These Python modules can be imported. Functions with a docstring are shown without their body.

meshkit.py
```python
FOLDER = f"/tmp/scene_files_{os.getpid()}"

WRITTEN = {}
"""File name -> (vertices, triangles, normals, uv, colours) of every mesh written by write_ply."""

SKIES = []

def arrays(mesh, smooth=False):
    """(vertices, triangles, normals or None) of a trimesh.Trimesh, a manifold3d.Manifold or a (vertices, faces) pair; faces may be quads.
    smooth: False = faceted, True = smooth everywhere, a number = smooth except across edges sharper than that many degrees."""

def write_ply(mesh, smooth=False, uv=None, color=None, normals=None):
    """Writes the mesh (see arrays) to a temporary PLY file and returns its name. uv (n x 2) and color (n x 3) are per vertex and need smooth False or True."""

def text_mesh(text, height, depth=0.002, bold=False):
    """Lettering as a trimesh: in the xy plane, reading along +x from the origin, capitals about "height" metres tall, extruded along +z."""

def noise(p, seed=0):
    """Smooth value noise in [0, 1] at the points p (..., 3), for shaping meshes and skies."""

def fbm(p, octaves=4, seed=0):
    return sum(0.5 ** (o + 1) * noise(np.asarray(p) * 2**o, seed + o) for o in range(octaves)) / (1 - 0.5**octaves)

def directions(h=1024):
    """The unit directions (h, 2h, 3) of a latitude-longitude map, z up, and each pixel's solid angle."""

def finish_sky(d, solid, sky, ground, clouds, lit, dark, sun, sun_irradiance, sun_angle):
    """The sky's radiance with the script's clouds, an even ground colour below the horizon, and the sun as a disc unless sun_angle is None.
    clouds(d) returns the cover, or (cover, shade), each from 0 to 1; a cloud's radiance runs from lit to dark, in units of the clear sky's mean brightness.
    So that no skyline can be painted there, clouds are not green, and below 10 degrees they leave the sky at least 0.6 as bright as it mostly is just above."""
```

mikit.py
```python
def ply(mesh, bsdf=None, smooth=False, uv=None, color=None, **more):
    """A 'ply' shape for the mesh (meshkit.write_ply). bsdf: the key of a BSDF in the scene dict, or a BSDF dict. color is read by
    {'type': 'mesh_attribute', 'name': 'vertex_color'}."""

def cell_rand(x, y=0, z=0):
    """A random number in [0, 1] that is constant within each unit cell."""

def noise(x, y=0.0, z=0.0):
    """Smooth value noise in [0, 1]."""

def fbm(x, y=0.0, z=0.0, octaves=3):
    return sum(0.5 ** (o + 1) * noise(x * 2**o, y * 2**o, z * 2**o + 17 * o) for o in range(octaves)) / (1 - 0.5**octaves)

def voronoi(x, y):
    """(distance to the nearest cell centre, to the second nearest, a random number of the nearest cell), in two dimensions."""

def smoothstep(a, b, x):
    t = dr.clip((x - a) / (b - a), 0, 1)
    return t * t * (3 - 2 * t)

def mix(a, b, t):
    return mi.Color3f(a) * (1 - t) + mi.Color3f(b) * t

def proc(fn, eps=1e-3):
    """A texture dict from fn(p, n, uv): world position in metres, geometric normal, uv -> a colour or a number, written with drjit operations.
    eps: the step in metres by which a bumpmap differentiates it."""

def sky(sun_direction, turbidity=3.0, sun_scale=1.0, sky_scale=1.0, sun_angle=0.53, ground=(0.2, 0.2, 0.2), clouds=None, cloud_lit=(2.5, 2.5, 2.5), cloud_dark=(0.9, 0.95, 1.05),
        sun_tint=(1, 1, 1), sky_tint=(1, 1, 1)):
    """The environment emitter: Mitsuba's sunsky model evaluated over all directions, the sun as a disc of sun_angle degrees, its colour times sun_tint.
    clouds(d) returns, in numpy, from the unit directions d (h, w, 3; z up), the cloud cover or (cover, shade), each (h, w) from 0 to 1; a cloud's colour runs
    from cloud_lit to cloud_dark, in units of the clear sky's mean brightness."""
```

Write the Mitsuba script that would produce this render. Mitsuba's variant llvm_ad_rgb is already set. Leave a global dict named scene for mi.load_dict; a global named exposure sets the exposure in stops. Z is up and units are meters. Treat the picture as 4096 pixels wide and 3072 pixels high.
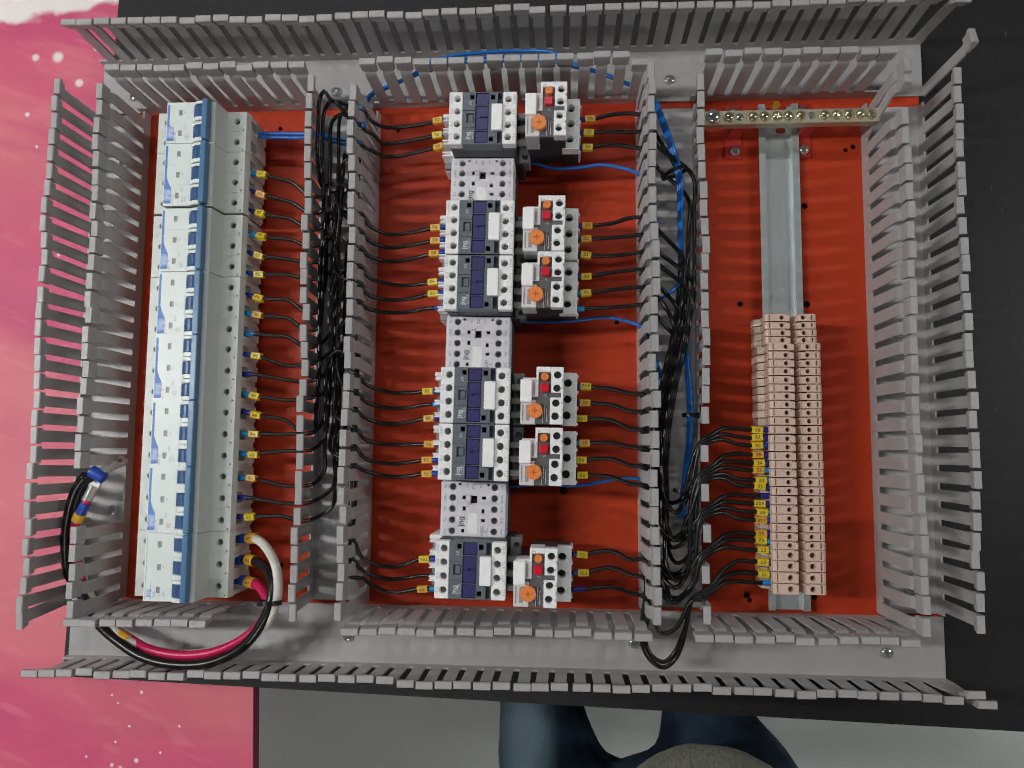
import math, random
import numpy as np, trimesh, drjit as dr, mitsuba as mi, mikit, meshkit
from manifold3d import Manifold, CrossSection
from shapely.geometry import Point, box as sbox

random.seed(7)
RNG = np.random.default_rng(7)
T = mi.ScalarTransform4f
MM = 0.001

# ------------------------------------------------------------------ camera, light, exposure
# world: x to the right along the panel, y up along the panel, z up from the panel; the lens is 0.70 m above the plate
AX = np.array([[0.99783473, 0.00233286, -0.06572977], [0.00806859, -0.99616405, 0.0871326], [-0.06527437, -0.08747428, -0.99402591]])
EYE = np.array([0.0, 0.0, 0.70])
FWD, DOWN = AX @ [0, 0, 1], AX @ [0, 1, 0]
exposure = -0.16
scene, labels = {}, {}
scene['camera'] = {'type': 'perspective', 'fov': 2 * math.degrees(math.atan(2048 / 3000)), 'fov_axis': 'x', 'near_clip': 0.02, 'far_clip': 20.0,
                   'to_world': T().look_at(origin=EYE.tolist(), target=(EYE + FWD).tolist(), up=(-DOWN).tolist())}
AMBIENT = 0.035
scene['room_light'] = {'type': 'constant', 'radiance': {'type': 'rgb', 'value': [AMBIENT * 0.97, AMBIENT, AMBIENT * 1.03]}}
# fluorescent ceiling fittings: (centre, half length along x, half width along y, radiance)
LAMPS = [((-1.75, 0.25, 1.75), 0.60, 0.055, 100.0, 'long fluorescent ceiling lamp to the left of the panel'),
         ((2.05, 0.35, 1.55), 0.60, 0.060, 45.0, 'long fluorescent ceiling lamp to the right of the panel'),
         ((-0.45, -2.10, 1.95), 0.60, 0.060, 48.0, 'long fluorescent ceiling lamp behind the seated person'),
         ((-0.55, 1.55, 2.15), 0.60, 0.060, 30.0, 'long fluorescent ceiling lamp beyond the far edge of the tables')]

# ------------------------------------------------------------------ helpers
def rgb(*c):
    return {'type': 'rgb', 'value': list(c)}

def key_for(name):
    if name not in scene and name not in labels and not any(k.startswith(name + '__') for k in scene):
        return name
    i = 1
    while True:
        k = f'{name}_{i:03d}'
        if k not in scene and k not in labels and (name, i) not in USED:
            USED.add((name, i))
            return k
        i += 1
USED = set()

def thing(name, label, cat, group=None, kind=None):
    key = key_for(name)
    labels[key] = {'label': label, 'category': cat}
    if group: labels[key]['group'] = group
    if kind: labels[key]['kind'] = kind
    return key

COUNT = {}
def part(parent, name, shape, tw=None, label=None):
    n = COUNT.get((parent, name), 0)
    COUNT[(parent, name)] = n + 1
    key = f'{parent}__{name}' + (f'_{n:03d}' if n else '')
    scene[key] = dict(shape) if tw is None else {**shape, 'to_world': tw}
    if label: labels[key] = {'label': label}
    return key

def arr(m):
    if isinstance(m, Manifold):
        q = m.to_mesh()
        return np.array(q.vert_properties[:, :3], float), np.array(q.tri_verts)
    if isinstance(m, trimesh.Trimesh):
        return np.array(m.vertices), np.array(m.faces)
    return m

def mk(mesh, bsdf, smooth=35):
    v, f = arr(mesh)
    return mikit.ply(trimesh.Trimesh(np.asarray(v) * MM, f, process=True), bsdf, smooth=smooth)

def tr(x=0, y=0, z=0, rz=0.0, rx=0.0, ry=0.0, pre=None):
    t = T().translate([x * MM, y * MM, z * MM])
    if rz: t = t @ T().rotate([0, 0, 1], rz)
    if ry: t = t @ T().rotate([0, 1, 0], ry)
    if rx: t = t @ T().rotate([1, 0, 0], rx)
    return t

def bx(x0, x1, y0, y1, z0, z1, c=0.0):
    x0, x1 = min(x0, x1), max(x0, x1); y0, y1 = min(y0, y1), max(y0, y1); z0, z1 = min(z0, z1), max(z0, z1)
    if c <= 0:
        return Manifold.cube([x1 - x0, y1 - y0, z1 - z0]).translate([x0, y0, z0])
    c = min(c, (x1 - x0) * .45, (y1 - y0) * .45, (z1 - z0) * .45)
    pts = []
    for a, b, d in ((0, c, c), (c, 0, c), (c, c, 0)):
        for x in (x0 + a, x1 - a):
            for y in (y0 + b, y1 - b):
                for z in (z0 + d, z1 - d):
                    pts.append([x, y, z])
    return Manifold.hull_points(pts)

def cyl(x, y, z0, z1, r, n=20, r2=None):
    return Manifold.cylinder(z1 - z0, r, r if r2 is None else r2, n).translate([x, y, z0])

def xz_extrude(poly, y0, y1):
    """polygon of (x, z) points, extruded along y from y0 to y1"""
    q = np.array(poly, float)
    if (q[:, 0] * np.roll(q[:, 1], -1) - q[:, 1] * np.roll(q[:, 0], -1)).sum() < 0: q = q[::-1]
    m = Manifold.extrude(CrossSection([q]), y1 - y0)      # x, z->y, extrude->z
    v, f = arr(m)
    w = np.stack([v[:, 0], y1 - v[:, 2], v[:, 1]], 1)
    mm = trimesh.Trimesh(w, f, process=True)
    if mm.volume < 0: mm.invert()
    return man(mm)

def man(t):
    from manifold3d import Mesh
    return Manifold(Mesh(np.asarray(t.vertices, np.float32), np.asarray(t.faces, np.uint32)))

def cat(*ms):
    vs, fs, o = [], [], 0
    for m in ms:
        v, f = arr(m)
        vs.append(v); fs.append(f + o); o += len(v)
    return np.vstack(vs), np.vstack(fs)

TXT = {}
def text(s, h, x=0, y=0, z=0, rot=90, bold=False, depth=0.12):
    """lettering of height h mm; (x, y) is the middle of the text; rot in degrees"""
    k = (s, bold)
    if k not in TXT:
        m = meshkit.text_mesh(s, 1.0, 1.0, bold)
        b = m.bounds
        m.apply_translation([-(b[0][0] + b[1][0]) / 2, -0.5, 0])
        TXT[k] = (np.array(m.vertices), np.array(m.faces))
    v, f = TXT[k]
    v = v * [h, h, depth]
    a = math.radians(rot)
    R = np.array([[math.cos(a), -math.sin(a)], [math.sin(a), math.cos(a)]])
    w = np.hstack([v[:, :2] @ R.T + [x, y], v[:, 2:] + z])
    return w, f

def spline(pts, step=3.0):
    p = np.asarray(pts, float)
    q = np.vstack([2 * p[0] - p[1], p, 2 * p[-1] - p[-2]])
    out = []
    for i in range(1, len(q) - 2):
        n = max(2, int(np.linalg.norm(q[i + 1] - q[i]) / step))
        t = np.linspace(0, 1, n, endpoint=False)[:, None]
        # centripetal-ish Catmull-Rom
        d = [max(1e-6, np.linalg.norm(q[i + k] - q[i + k - 1]) ** .5) for k in (0, 1, 2)]
        m1 = (q[i] - q[i - 1]) / d[0] - (q[i + 1] - q[i - 1]) / (d[0] + d[1]) + (q[i + 1] - q[i]) / d[1]
        m2 = (q[i + 1] - q[i]) / d[1] - (q[i + 2] - q[i]) / (d[1] + d[2]) + (q[i + 2] - q[i + 1]) / d[2]
        m1, m2 = m1 * d[1], m2 * d[1]
        out.append((2 * t**3 - 3 * t**2 + 1) * q[i] + (t**3 - 2 * t**2 + t) * m1 + (-2 * t**3 + 3 * t**2) * q[i + 1] + (t**3 - t**2) * m2)
    out.append(p[-1:])
    return np.vstack(out)

def tube(pts, r, sides=10, step=3.0, cap=True):
    p = spline(pts, step)
    t = np.gradient(p, axis=0)
    t /= np.linalg.norm(t, axis=1, keepdims=True) + 1e-12
    n = np.cross(t[0], [0, 0, 1.0])
    if np.linalg.norm(n) < 1e-3: n = np.array([1.0, 0, 0])
    rings, ang = [], np.arange(sides) * 2 * np.pi / sides
    for i in range(len(p)):
        n = n - t[i] * n.dot(t[i]); n /= np.linalg.norm(n)
        b = np.cross(t[i], n)
        rings.append(p[i] + r * (np.cos(ang)[:, None] * n + np.sin(ang)[:, None] * b))
    v = np.vstack(rings)
    i, j = np.meshgrid(np.arange(len(p) - 1), np.arange(sides), indexing='ij')
    a, b_ = i * sides + j, i * sides + (j + 1) % sides
    q = np.stack([a, a + sides, b_ + sides, b_], -1).reshape(-1, 4)
    f = np.vstack([q[:, [0, 2, 1]], q[:, [0, 3, 2]]])
    if cap:
        v = np.vstack([v, p[:1], p[-1:]]); c0, c1 = len(v) - 2, len(v) - 1
        k = np.arange(sides)
        f = np.vstack([f, np.stack([k, (k + 1) % sides, k * 0 + c0], 1)[:, ::-1], np.stack([k, (k + 1) % sides, k * 0], 1)[:, ::1] * 0 + np.stack([(len(p) - 1) * sides + k, (len(p) - 1) * sides + (k + 1) % sides, k * 0 + c1], 1)])
    m = trimesh.Trimesh(v, f, process=True)
    if m.volume < 0: m.invert()
    return m

# ------------------------------------------------------------------ materials
def plastic(name, c, rough=0.45, spec=0.5, **k):
    scene[name] = {'type': 'principled', 'base_color': c if isinstance(c, dict) else rgb(*c), 'roughness': rough, 'specular': spec, **k}

N = mikit.noise
def plate_col(p, n, uv):
    a = mikit.fbm(p.x * 9, p.y * 9, 3.0); b = mikit.fbm(p.x * 160, p.y * 160, 1.0)
    return mikit.mix([0.50, 0.050, 0.014], [0.40, 0.036, 0.013], a * 0.8 + b * 0.3)
def pvc_col(p, n, uv):
    a = mikit.fbm(p.x * 30, p.y * 30, p.z * 30); b = mikit.fbm(p.x * 500, p.y * 500, p.z * 300)
    return mikit.mix([0.345, 0.335, 0.328], [0.41, 0.40, 0.395], a * 0.7 + b * 0.3)
def black_col(p, n, uv):
    a = mikit.fbm(p.x * 20, p.y * 20, 2.0); b = N(p.x * 700, p.y * 700)
    s = mikit.smoothstep(0.93, 0.99, N(p.x * 60 + 5, p.y * 900)) * 0.012 + mikit.smoothstep(0.965, 0.99, N(p.x * 350, p.y * 350, 7.0)) * 0.05
    return mi.Color3f(0.0085, 0.0078, 0.0085) * (0.75 + 0.5 * a) + 0.004 * b + s
def floor_col(p, n, uv):
    a = mikit.fbm(p.x * 5, p.y * 5, 1.0); b = mikit.fbm(p.x * 150, p.y * 150, 1.0)
    return mikit.mix([0.60, 0.635, 0.605], [0.52, 0.555, 0.53], a * 0.7 + b * 0.35)
PINK_DOTS = []
def pink_col(p, n, uv):
    x, y = p.x, p.y
    w1 = mikit.fbm(x * 6 + 2.0 * N(x * 3, y * 5), y * 22 + x * 5, 1.0, 4)
    w2 = mikit.fbm(x * 3 + 7, y * 7 + x * 2 + 3, 4.0, 4)
    w3 = mikit.fbm(x * 30, y * 90 + x * 30, 9.0, 3)
    c = mikit.mix([0.59, 0.085, 0.175], [0.65, 0.165, 0.20], mikit.smoothstep(0.30, 0.70, w2))
    c = mikit.mix(c, [0.53, 0.062, 0.165], mikit.smoothstep(0.48, 0.72, w1) * 0.8)
    c = mikit.mix(c, [0.74, 0.24, 0.29], mikit.smoothstep(0.55, 0.8, w3) * 0.28)
    edge = y - (0.4585 + 0.08 * (x + 0.471)) + 0.016 * (mikit.fbm(x * 26, y * 26, 2.0, 4) - 0.5) * 2
    white = mikit.smoothstep(-0.004, 0.004, edge)
    for dx, dy, r in PINK_DOTS:
        d = dr.sqrt(dr.square(x - dx) + dr.square(y - dy))
        white = dr.maximum(white, (1 - mikit.smoothstep(r * 0.35, r * 1.0, d)) * 0.85)
    return mikit.mix(c, [0.78, 0.72, 0.69], white)
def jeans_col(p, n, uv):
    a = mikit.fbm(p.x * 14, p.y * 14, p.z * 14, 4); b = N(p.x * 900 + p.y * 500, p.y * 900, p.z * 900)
    lit_patch = 1 - mikit.smoothstep(0.010, 0.046, dr.sqrt(dr.square(p.x + 0.045) + dr.square((p.y + 0.36) * 0.45)) + 0.02 * (a - 0.5))      # light falling on the left thigh, painted into the denim colour
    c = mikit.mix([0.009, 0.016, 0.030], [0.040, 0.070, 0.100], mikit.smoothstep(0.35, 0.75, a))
    return mikit.mix(c, [0.17, 0.25, 0.28], lit_patch * 0.6) * (0.8 + 0.4 * b)
def shirt_col(p, n, uv):
    s = N(p.x * 800, p.y * 800 + p.z * 400, 3.0)
    return mikit.mix([0.16, 0.165, 0.13], [0.30, 0.30, 0.245], s)
def zinc_col(p, n, uv):
    a = mikit.fbm(p.x * 60, p.y * 25, p.z * 60); b = mikit.fbm(p.x * 400, p.y * 60, 1.0)
    return mikit.mix([0.52, 0.58, 0.575], [0.64, 0.70, 0.695], a * 0.6 + b * 0.5)
def beige_col(p, n, uv):
    a = mikit.fbm(p.x * 40, p.y * 60, p.z * 40)
    return mikit.mix([0.57, 0.405, 0.325], [0.64, 0.47, 0.38], a)
def white_col(p, n, uv):
    a = mikit.fbm(p.x * 60, p.y * 60, p.z * 60)
    return mikit.mix([0.81, 0.81, 0.805], [0.87, 0.87, 0.865], a)
def peel(p, n, uv):
    return 0.00012 * mikit.fbm(p.x * 420, p.y * 420, p.z * 420)

def bumped(name, inner, fn, eps=4e-4):
    scene[name] = {'type': 'bumpmap', 'arbitrary': mikit.proc(fn, eps), 'scale': 1.0, 'bsdf': inner}

plastic('red_paint', mikit.proc(plate_col), 0.46, 0.22)
plastic('pvc_grey', mikit.proc(pvc_col), 0.42, 0.45)
plastic('black_laminate', mikit.proc(black_col), 0.55, 0.4)
plastic('floor_vinyl', mikit.proc(floor_col), 0.5, 0.4)
plastic('pink_print', mikit.proc(pink_col), 0.55, 0.35)
plastic('pink_edge', (0.22, 0.012, 0.055), 0.5)
plastic('breaker_white', (0.68, 0.74, 0.715), 0.38)
plastic('breaker_shaded', (0.58, 0.61, 0.575), 0.42)  # breaker plastic with the shade of its right half put into the colour
plastic('device_white', mikit.proc(white_col), 0.42)
plastic('lilac_white', (0.70, 0.685, 0.735), 0.45)
plastic('tag_white', (0.90, 0.90, 0.89), 0.4)
plastic('blue_toggle', (0.022, 0.075, 0.20), 0.32)
plastic('blue_bar', (0.07, 0.18, 0.33), 0.30)
plastic('blue_print', (0.11, 0.22, 0.54), 0.5)
plastic('blue_print_pale', (0.27, 0.40, 0.75), 0.5)
plastic('contactor_grey', (0.115, 0.135, 0.155), 0.48)
plastic('contactor_dark', (0.040, 0.043, 0.048), 0.5)
plastic('contactor_mid', (0.24, 0.25, 0.25), 0.5)
plastic('prong_grey', (0.52, 0.52, 0.51), 0.45)
plastic('red_plastic', (0.42, 0.036, 0.028), 0.35)
plastic('navy', (0.032, 0.029, 0.125), 0.42)
plastic('relay_grey', (0.105, 0.100, 0.105), 0.5)
plastic('relay_light', (0.64, 0.62, 0.63), 0.45)
plastic('relay_label', (0.50, 0.48, 0.49), 0.5)
plastic('print_dark', (0.06, 0.06, 0.065), 0.6)
plastic('print_grey', (0.30, 0.30, 0.31), 0.6)
plastic('print_white', (0.62, 0.64, 0.66), 0.6)
plastic('void_black', (0.010, 0.010, 0.011), 0.7, 0.2)
plastic('orange_dial', (0.82, 0.245, 0.055), 0.42)
plastic('orange_dark', (0.38, 0.085, 0.015), 0.5)
plastic('red_button', (0.66, 0.012, 0.035), 0.32)
plastic('beige_block', mikit.proc(beige_col), 0.45)
plastic('beige_dark', (0.26, 0.17, 0.125), 0.6)
plastic('wire_black', (0.0075, 0.0072, 0.0075), 0.30, 0.5)
plastic('wire_blue', (0.010, 0.155, 0.56), 0.3, 0.55)
plastic('cable_red', (0.55, 0.010, 0.085), 0.35)
plastic('cable_white', (0.66, 0.63, 0.56), 0.4)
plastic('ferrule_blue', (0.012, 0.060, 0.36), 0.35)
plastic('ferrule_navy', (0.020, 0.026, 0.26), 0.35)
plastic('ferrule_sky', (0.012, 0.27, 0.62), 0.35)
plastic('marker_yellow', (0.72, 0.53, 0.022), 0.42)
plastic('marker_amber', (0.72, 0.38, 0.030), 0.42)
plastic('indicator_grey', (0.24, 0.26, 0.25), 0.4)
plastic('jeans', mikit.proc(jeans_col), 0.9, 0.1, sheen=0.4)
plastic('shirt', mikit.proc(shirt_col), 0.9, 0.1)
plastic('shoe', (0.03, 0.028, 0.026), 0.6)
plastic('lamp_body', (0.8, 0.8, 0.8), 0.4)
def metal(name, c, rough, m=0.72):
    scene[name] = {'type': 'principled', 'base_color': c if isinstance(c, dict) else rgb(*c), 'roughness': rough, 'metallic': 0.95 if 'screw' in name else 0.72, 'specular': 0.6}
metal('zinc_rail', mikit.proc(zinc_col), 0.42)
metal('zinc_screw', (0.86, 0.88, 0.89), 0.15)
metal('dull_screw', (0.36, 0.37, 0.35), 0.32)
metal('brass', (0.56, 0.53, 0.38), 0.42)
metal('brass_screw', (0.76, 0.70, 0.46), 0.16)
metal('yellow_zinc', (0.85, 0.48, 0.05), 0.28)
metal('lug_tin', (0.66, 0.66, 0.64), 0.28)

ORD = ['topmost', 'second', 'third', 'fourth', 'fifth', 'sixth', 'seventh', 'eighth', 'ninth', 'tenth', 'eleventh', 'twelfth', 'thirteenth', 'fourteenth', 'fifteenth', 'sixteenth',
       'seventeenth', 'eighteenth', 'nineteenth', 'twentieth', 'twenty-first', 'twenty-second', 'twenty-third', 'twenty-fourth', 'twenty-fifth', 'twenty-sixth', 'twenty-seventh',
       'twenty-eighth', 'twenty-ninth', 'thirtieth', 'thirty-first', 'thirty-second']
def nth(i, n):
    return 'topmost' if i == 0 else 'lowest' if i == n - 1 else ORD[i]

# ------------------------------------------------------------------ the setting: floor, tables, plate
scene['floor'] = mk(bx(-2600, 2600, -2600, 2600, -800, -780), 'floor_vinyl', False)
labels['floor'] = {'label': 'pale grey smooth floor far below the tables', 'kind': 'structure'}

for n_, (c, hx, hy, rad, lab) in enumerate(LAMPS):
    k = thing('ceiling_lamp', lab, 'lamp')
    h = mk(bx(-hx * 1000 - 30, hx * 1000 + 30, -hy * 1000 - 20, hy * 1000 + 20, 6, 60, 6), 'lamp_body')
    part(k, 'housing', h, T().translate(list(c)))
    v = np.array([[-hx, -hy, 0], [hx, -hy, 0], [hx, hy, 0], [-hx, hy, 0.0]])
    d = mikit.ply(trimesh.Trimesh(v, [[0, 2, 1], [0, 3, 2]], process=False), 'lamp_body', smooth=False)
    d['emitter'] = {'type': 'area', 'radiance': rgb(rad * 1.0, rad * 1.0, rad * 0.985)}
    part(k, 'diffuser', d, T().translate(list(c)))

def dots():
    for dx, dy, r in ((-0.553, 0.407, 5.5), (-0.5285, 0.407, 8.0), (-0.487, 0.4155, 4.2), (-0.5035, 0.378, 6.0), (-0.558, 0.345, 3.6), (-0.4725, 0.3465, 2.4), (-0.5455, 0.31, 2.2),
                      (-0.505, 0.271, 2.0), (-0.5145, 0.195, 2.6), (-0.433, -0.2395, 1.6), (-0.4035, -0.236, 2.3), (-0.4265, -0.247, 1.4), (-0.414, -0.268, 1.8), (-0.3645, -0.2665, 1.7),
                      (-0.382, -0.2915, 1.6), (-0.4055, -0.2995, 3.0), (-0.4295, -0.3045, 2.5), (-0.421, -0.3065, 2.2), (-0.4555, -0.2975, 1.6), (-0.34, -0.318, 5.0), (-0.427, -0.283, 1.6),
                      (-0.470, 0.142, 1.6), (-0.478, 0.02, 1.4)):
        PINK_DOTS.append((dx, dy, r * MM))
dots()
pk = thing('pink_table', 'pink watercolour printed table top with white ragged patch and pale spots', 'table')
pv = np.array([[-1200, -760], [-275.5, -760], [-331.5, 900], [-1200, 900]], float)
part(pk, 'table_top', mk(trimesh.creation.extrude_polygon(__import__('shapely').Polygon(pv), 1.2).apply_translation([0, 0, -23.2]), 'pink_print', False))
part(pk, 'edge_board', mk(trimesh.creation.extrude_polygon(__import__('shapely').Polygon(pv + [[0, 1], [-.3, 1], [-.3, -1], [0, -1]]), 14).apply_translation([0, 0, -37.4]), 'pink_edge', False))
for sx, sy in ((-1120, -640), (-760, -640), (-1120, 820), (-760, 820)):
    part(pk, 'leg', mk(bx(sx - 22, sx + 22, sy - 22, sy + 22, -780, -37.6), 'pink_edge', False))
bt = thing('black_table', 'black table top with faint scratches under the whole panel', 'table')
ca, sa = math.cos(math.radians(-1.52)), math.sin(math.radians(-1.52))
bc = np.array([-471.9, -217.8])
q = [bc, bc + 1500 * np.array([ca, sa]), bc + 1500 * np.array([ca, sa]) + 900 * np.array([-sa, ca]), bc + 900 * np.array([-sa, ca])]
part(bt, 'table_top', mk(Manifold.extrude(CrossSection([np.array(q)]), 17.6).translate([0, 0, -21.8]), 'black_laminate', False))
for u, w in ((300, 300), (1440, 300), (300, 820), (1440, 820)):
    c = bc + u * np.array([ca, sa]) + w * np.array([-sa, ca])
    part(bt, 'leg', mk(bx(c[0] - 20, c[0] + 20, c[1] - 20, c[1] + 20, -780, -22), 'black_laminate', False))

# the painted mounting plate with its drilled holes
holes = [(-277.7, 314.2, 2.2), (165.6, 136.5, 2.6), (272.5, 285.3, 2.6), (265.6, 282.4, 2.2), (226.5, 229.2, 3.0), (226.0, 135.8, 3.2), (2.1, -37.3, 3.4), (51.7, 119.5, 2.2), (166.6, -128.7, 2.8),
         (169.2, -133.0, 2.2), (225.8, -129.1, 2.6), (-160, 310, 2.0), (-262, -110, 2.2)]
plate = sbox(-425, -197, 333.5, 383)
for x, y, r in holes:
    plate = plate.difference(Point(x, y).buffer(r, 8))
mp = thing('mounting_plate', 'orange-red painted steel mounting plate that carries the whole wiring panel', 'panel')
part(mp, 'sheet', mk(trimesh.creation.extrude_polygon(plate, 2.4).apply_translation([0, 0, -2.4]), 'red_paint', False))

# ------------------------------------------------------------------ wiring ducts
HD, PITCH = 80.0, 15.75
FPROF_STEM = [(0, 11.9), (0, 62.6), (-3.0, 67.3), (-3.0, 69), (-5.0, 69), (-5.0, 68.6), (-1.8, 63.6), (-1.8, 11.9)]
FPROF_HEAD = [(-2.7, 67.5), (-2.5, 68.2), (-2.5, 79.0), (-3.3, 80), (-8.2, 80), (-8.9, 79.2), (-8.9, 77.0), (-6.6, 74), (-5.0, 67.5)]
def finger_mesh(wst, whd, cut=False):
    st = xz_extrude(FPROF_STEM, -wst / 2, wst / 2)
    hd = xz_extrude(FPROF_HEAD, -whd / 2, whd / 2)
    return st + hd
FINGERS = [mk(finger_mesh(10.0 + d, 13.8 + e), 'pvc_grey', 40) for d, e in ((0, 0), (.3, -.15), (-.3, .15))]
ROT = {'+x': 0, '+y': 90, '-x': 180, '-y': 270}      # local +x (outward) turned to this direction

def duct(label, floor, walls):
    """floor: (x0, x1, y0, y1); walls: list of (outward, outer coordinate, start, end, [finger centres], lean degrees outward, {index: (lean_out, lean_along)})"""
    k = thing('wiring_duct', label, 'wiring duct')
    x0, x1, y0, y1 = floor
    ch = [bx(x0, x1, y0, y1, 0.25, 2.2)]
    for out, co, a, b, _, _, _ in walls:
        s = 1 if out[0] == '+' else -1
        ch.append(bx(co - s * 1.8, co, a, b, 0.25, 11.8) if out[1] == 'x' else bx(a, b, co - s * 1.8, co, 0.25, 11.8))
    m = ch[0]
    for c in ch[1:]: m = m + c
    part(k, 'channel', mk(m, 'pvc_grey', False))
    for out, co, a, b, cs, lean, special in walls:
        ph = random.uniform(0, 6.28)
        for i, c in enumerate(cs):
            lo, la = special.get(i, (None, None)) if special else (None, None)
            if lo is None: lo, la = lean + 0.9 * math.sin(c / 55 + ph) + 0.5 * math.sin(c / 21 + ph * 2) + random.gauss(0, 0.65), random.gauss(0, 0.55)
            pos = (co, c) if out[1] == 'x' else (c, co)
            # lean about the foot of the finger at z = 12
            t = T().translate([pos[0] * MM, pos[1] * MM, 0]) @ T().rotate([0, 0, 1], ROT[out]) @ T().translate([0, 0, 12 * MM]) \
                @ T().rotate([0, 1, 0], lo) @ T().rotate([1, 0, 0], la) @ T().translate([0, 0, -12 * MM])
            part(k, 'finger', random.choice(FINGERS), t)
    return k

def run(a, b, pitch=PITCH):
    n = max(1, int(round(abs(b - a) / pitch)))
    return [a + (b - a) * i / n for i in range(n + 1)]

# centres of the fingers along every wall (mm), from the first to the last one
T_OUT = run(-447, 312, 15.8); T_IN_L = run(-403.5, -234.5); T_IN_C = run(-171, 51); T_IN_R = run(130, 273.5)
B_OUT = run(-446, 303.5, 15.9); B_IN_L = run(-411, -301.5); B_IN_C = run(-173.5, 65.5); B_IN_R = run(113, 273.5)
L_OUT = run(323, -133.5); L_IN = [y for y in run(317, -137.5) if not (-68 < y < -16)]
A_LEFT = run(319, -136); A_RIGHT = run(310, -134)
C_LEFT = run(325, -132); C_RIGHT = run(312.8, 30) + [-1.8, -34, -66, -98.3, -130.6]
R_IN = [309, 293] + run(277.5, -136); R_OUT = run(312, -132)
duct('grey slotted wiring duct along the top edge of the panel', (-461, 336, 332.5, 384.0),
     [('+y', 384.0, -461, 336, T_OUT + [330], 2.6, {len(T_OUT): (1.0, 4.0)}), ('-y', 332.5, -420, -226, T_IN_L, 0.0, None), ('-y', 332.5, -181, 75, T_IN_C + [66.5], 0.0, {len(T_IN_C): (6.0, 0.0)}), ('-y', 332.5, 121, 300, T_IN_R, 0.2, None)])
duct('grey slotted wiring duct along the bottom edge of the panel', (-463, 335.5, -197.5, -143.5),
     [('-y', -197.5, -463, 335.5, B_OUT + [318.5, 331], -2.4, {len(B_OUT): (-4.5, -2.0), len(B_OUT) + 1: (1.5, 2.0)}), ('+y', -143.5, -412, -293, B_IN_L, 2.4, None), ('+y', -143.5, -181, 74, B_IN_C, 0.6, None), ('+y', -143.5, 106, 300, B_IN_R, 0.3, None)])
duct('grey slotted wiring duct down the left edge of the panel, lying over pink', (-461.5, -410.5, -141, 330),
     [('-x', -461.5, -141, 330, L_OUT + [-142], 0.2, {len(L_OUT): (1.0, -5.0)}), ('+x', -410.5, -141, 330, L_IN, 3.0, None)])
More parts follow.
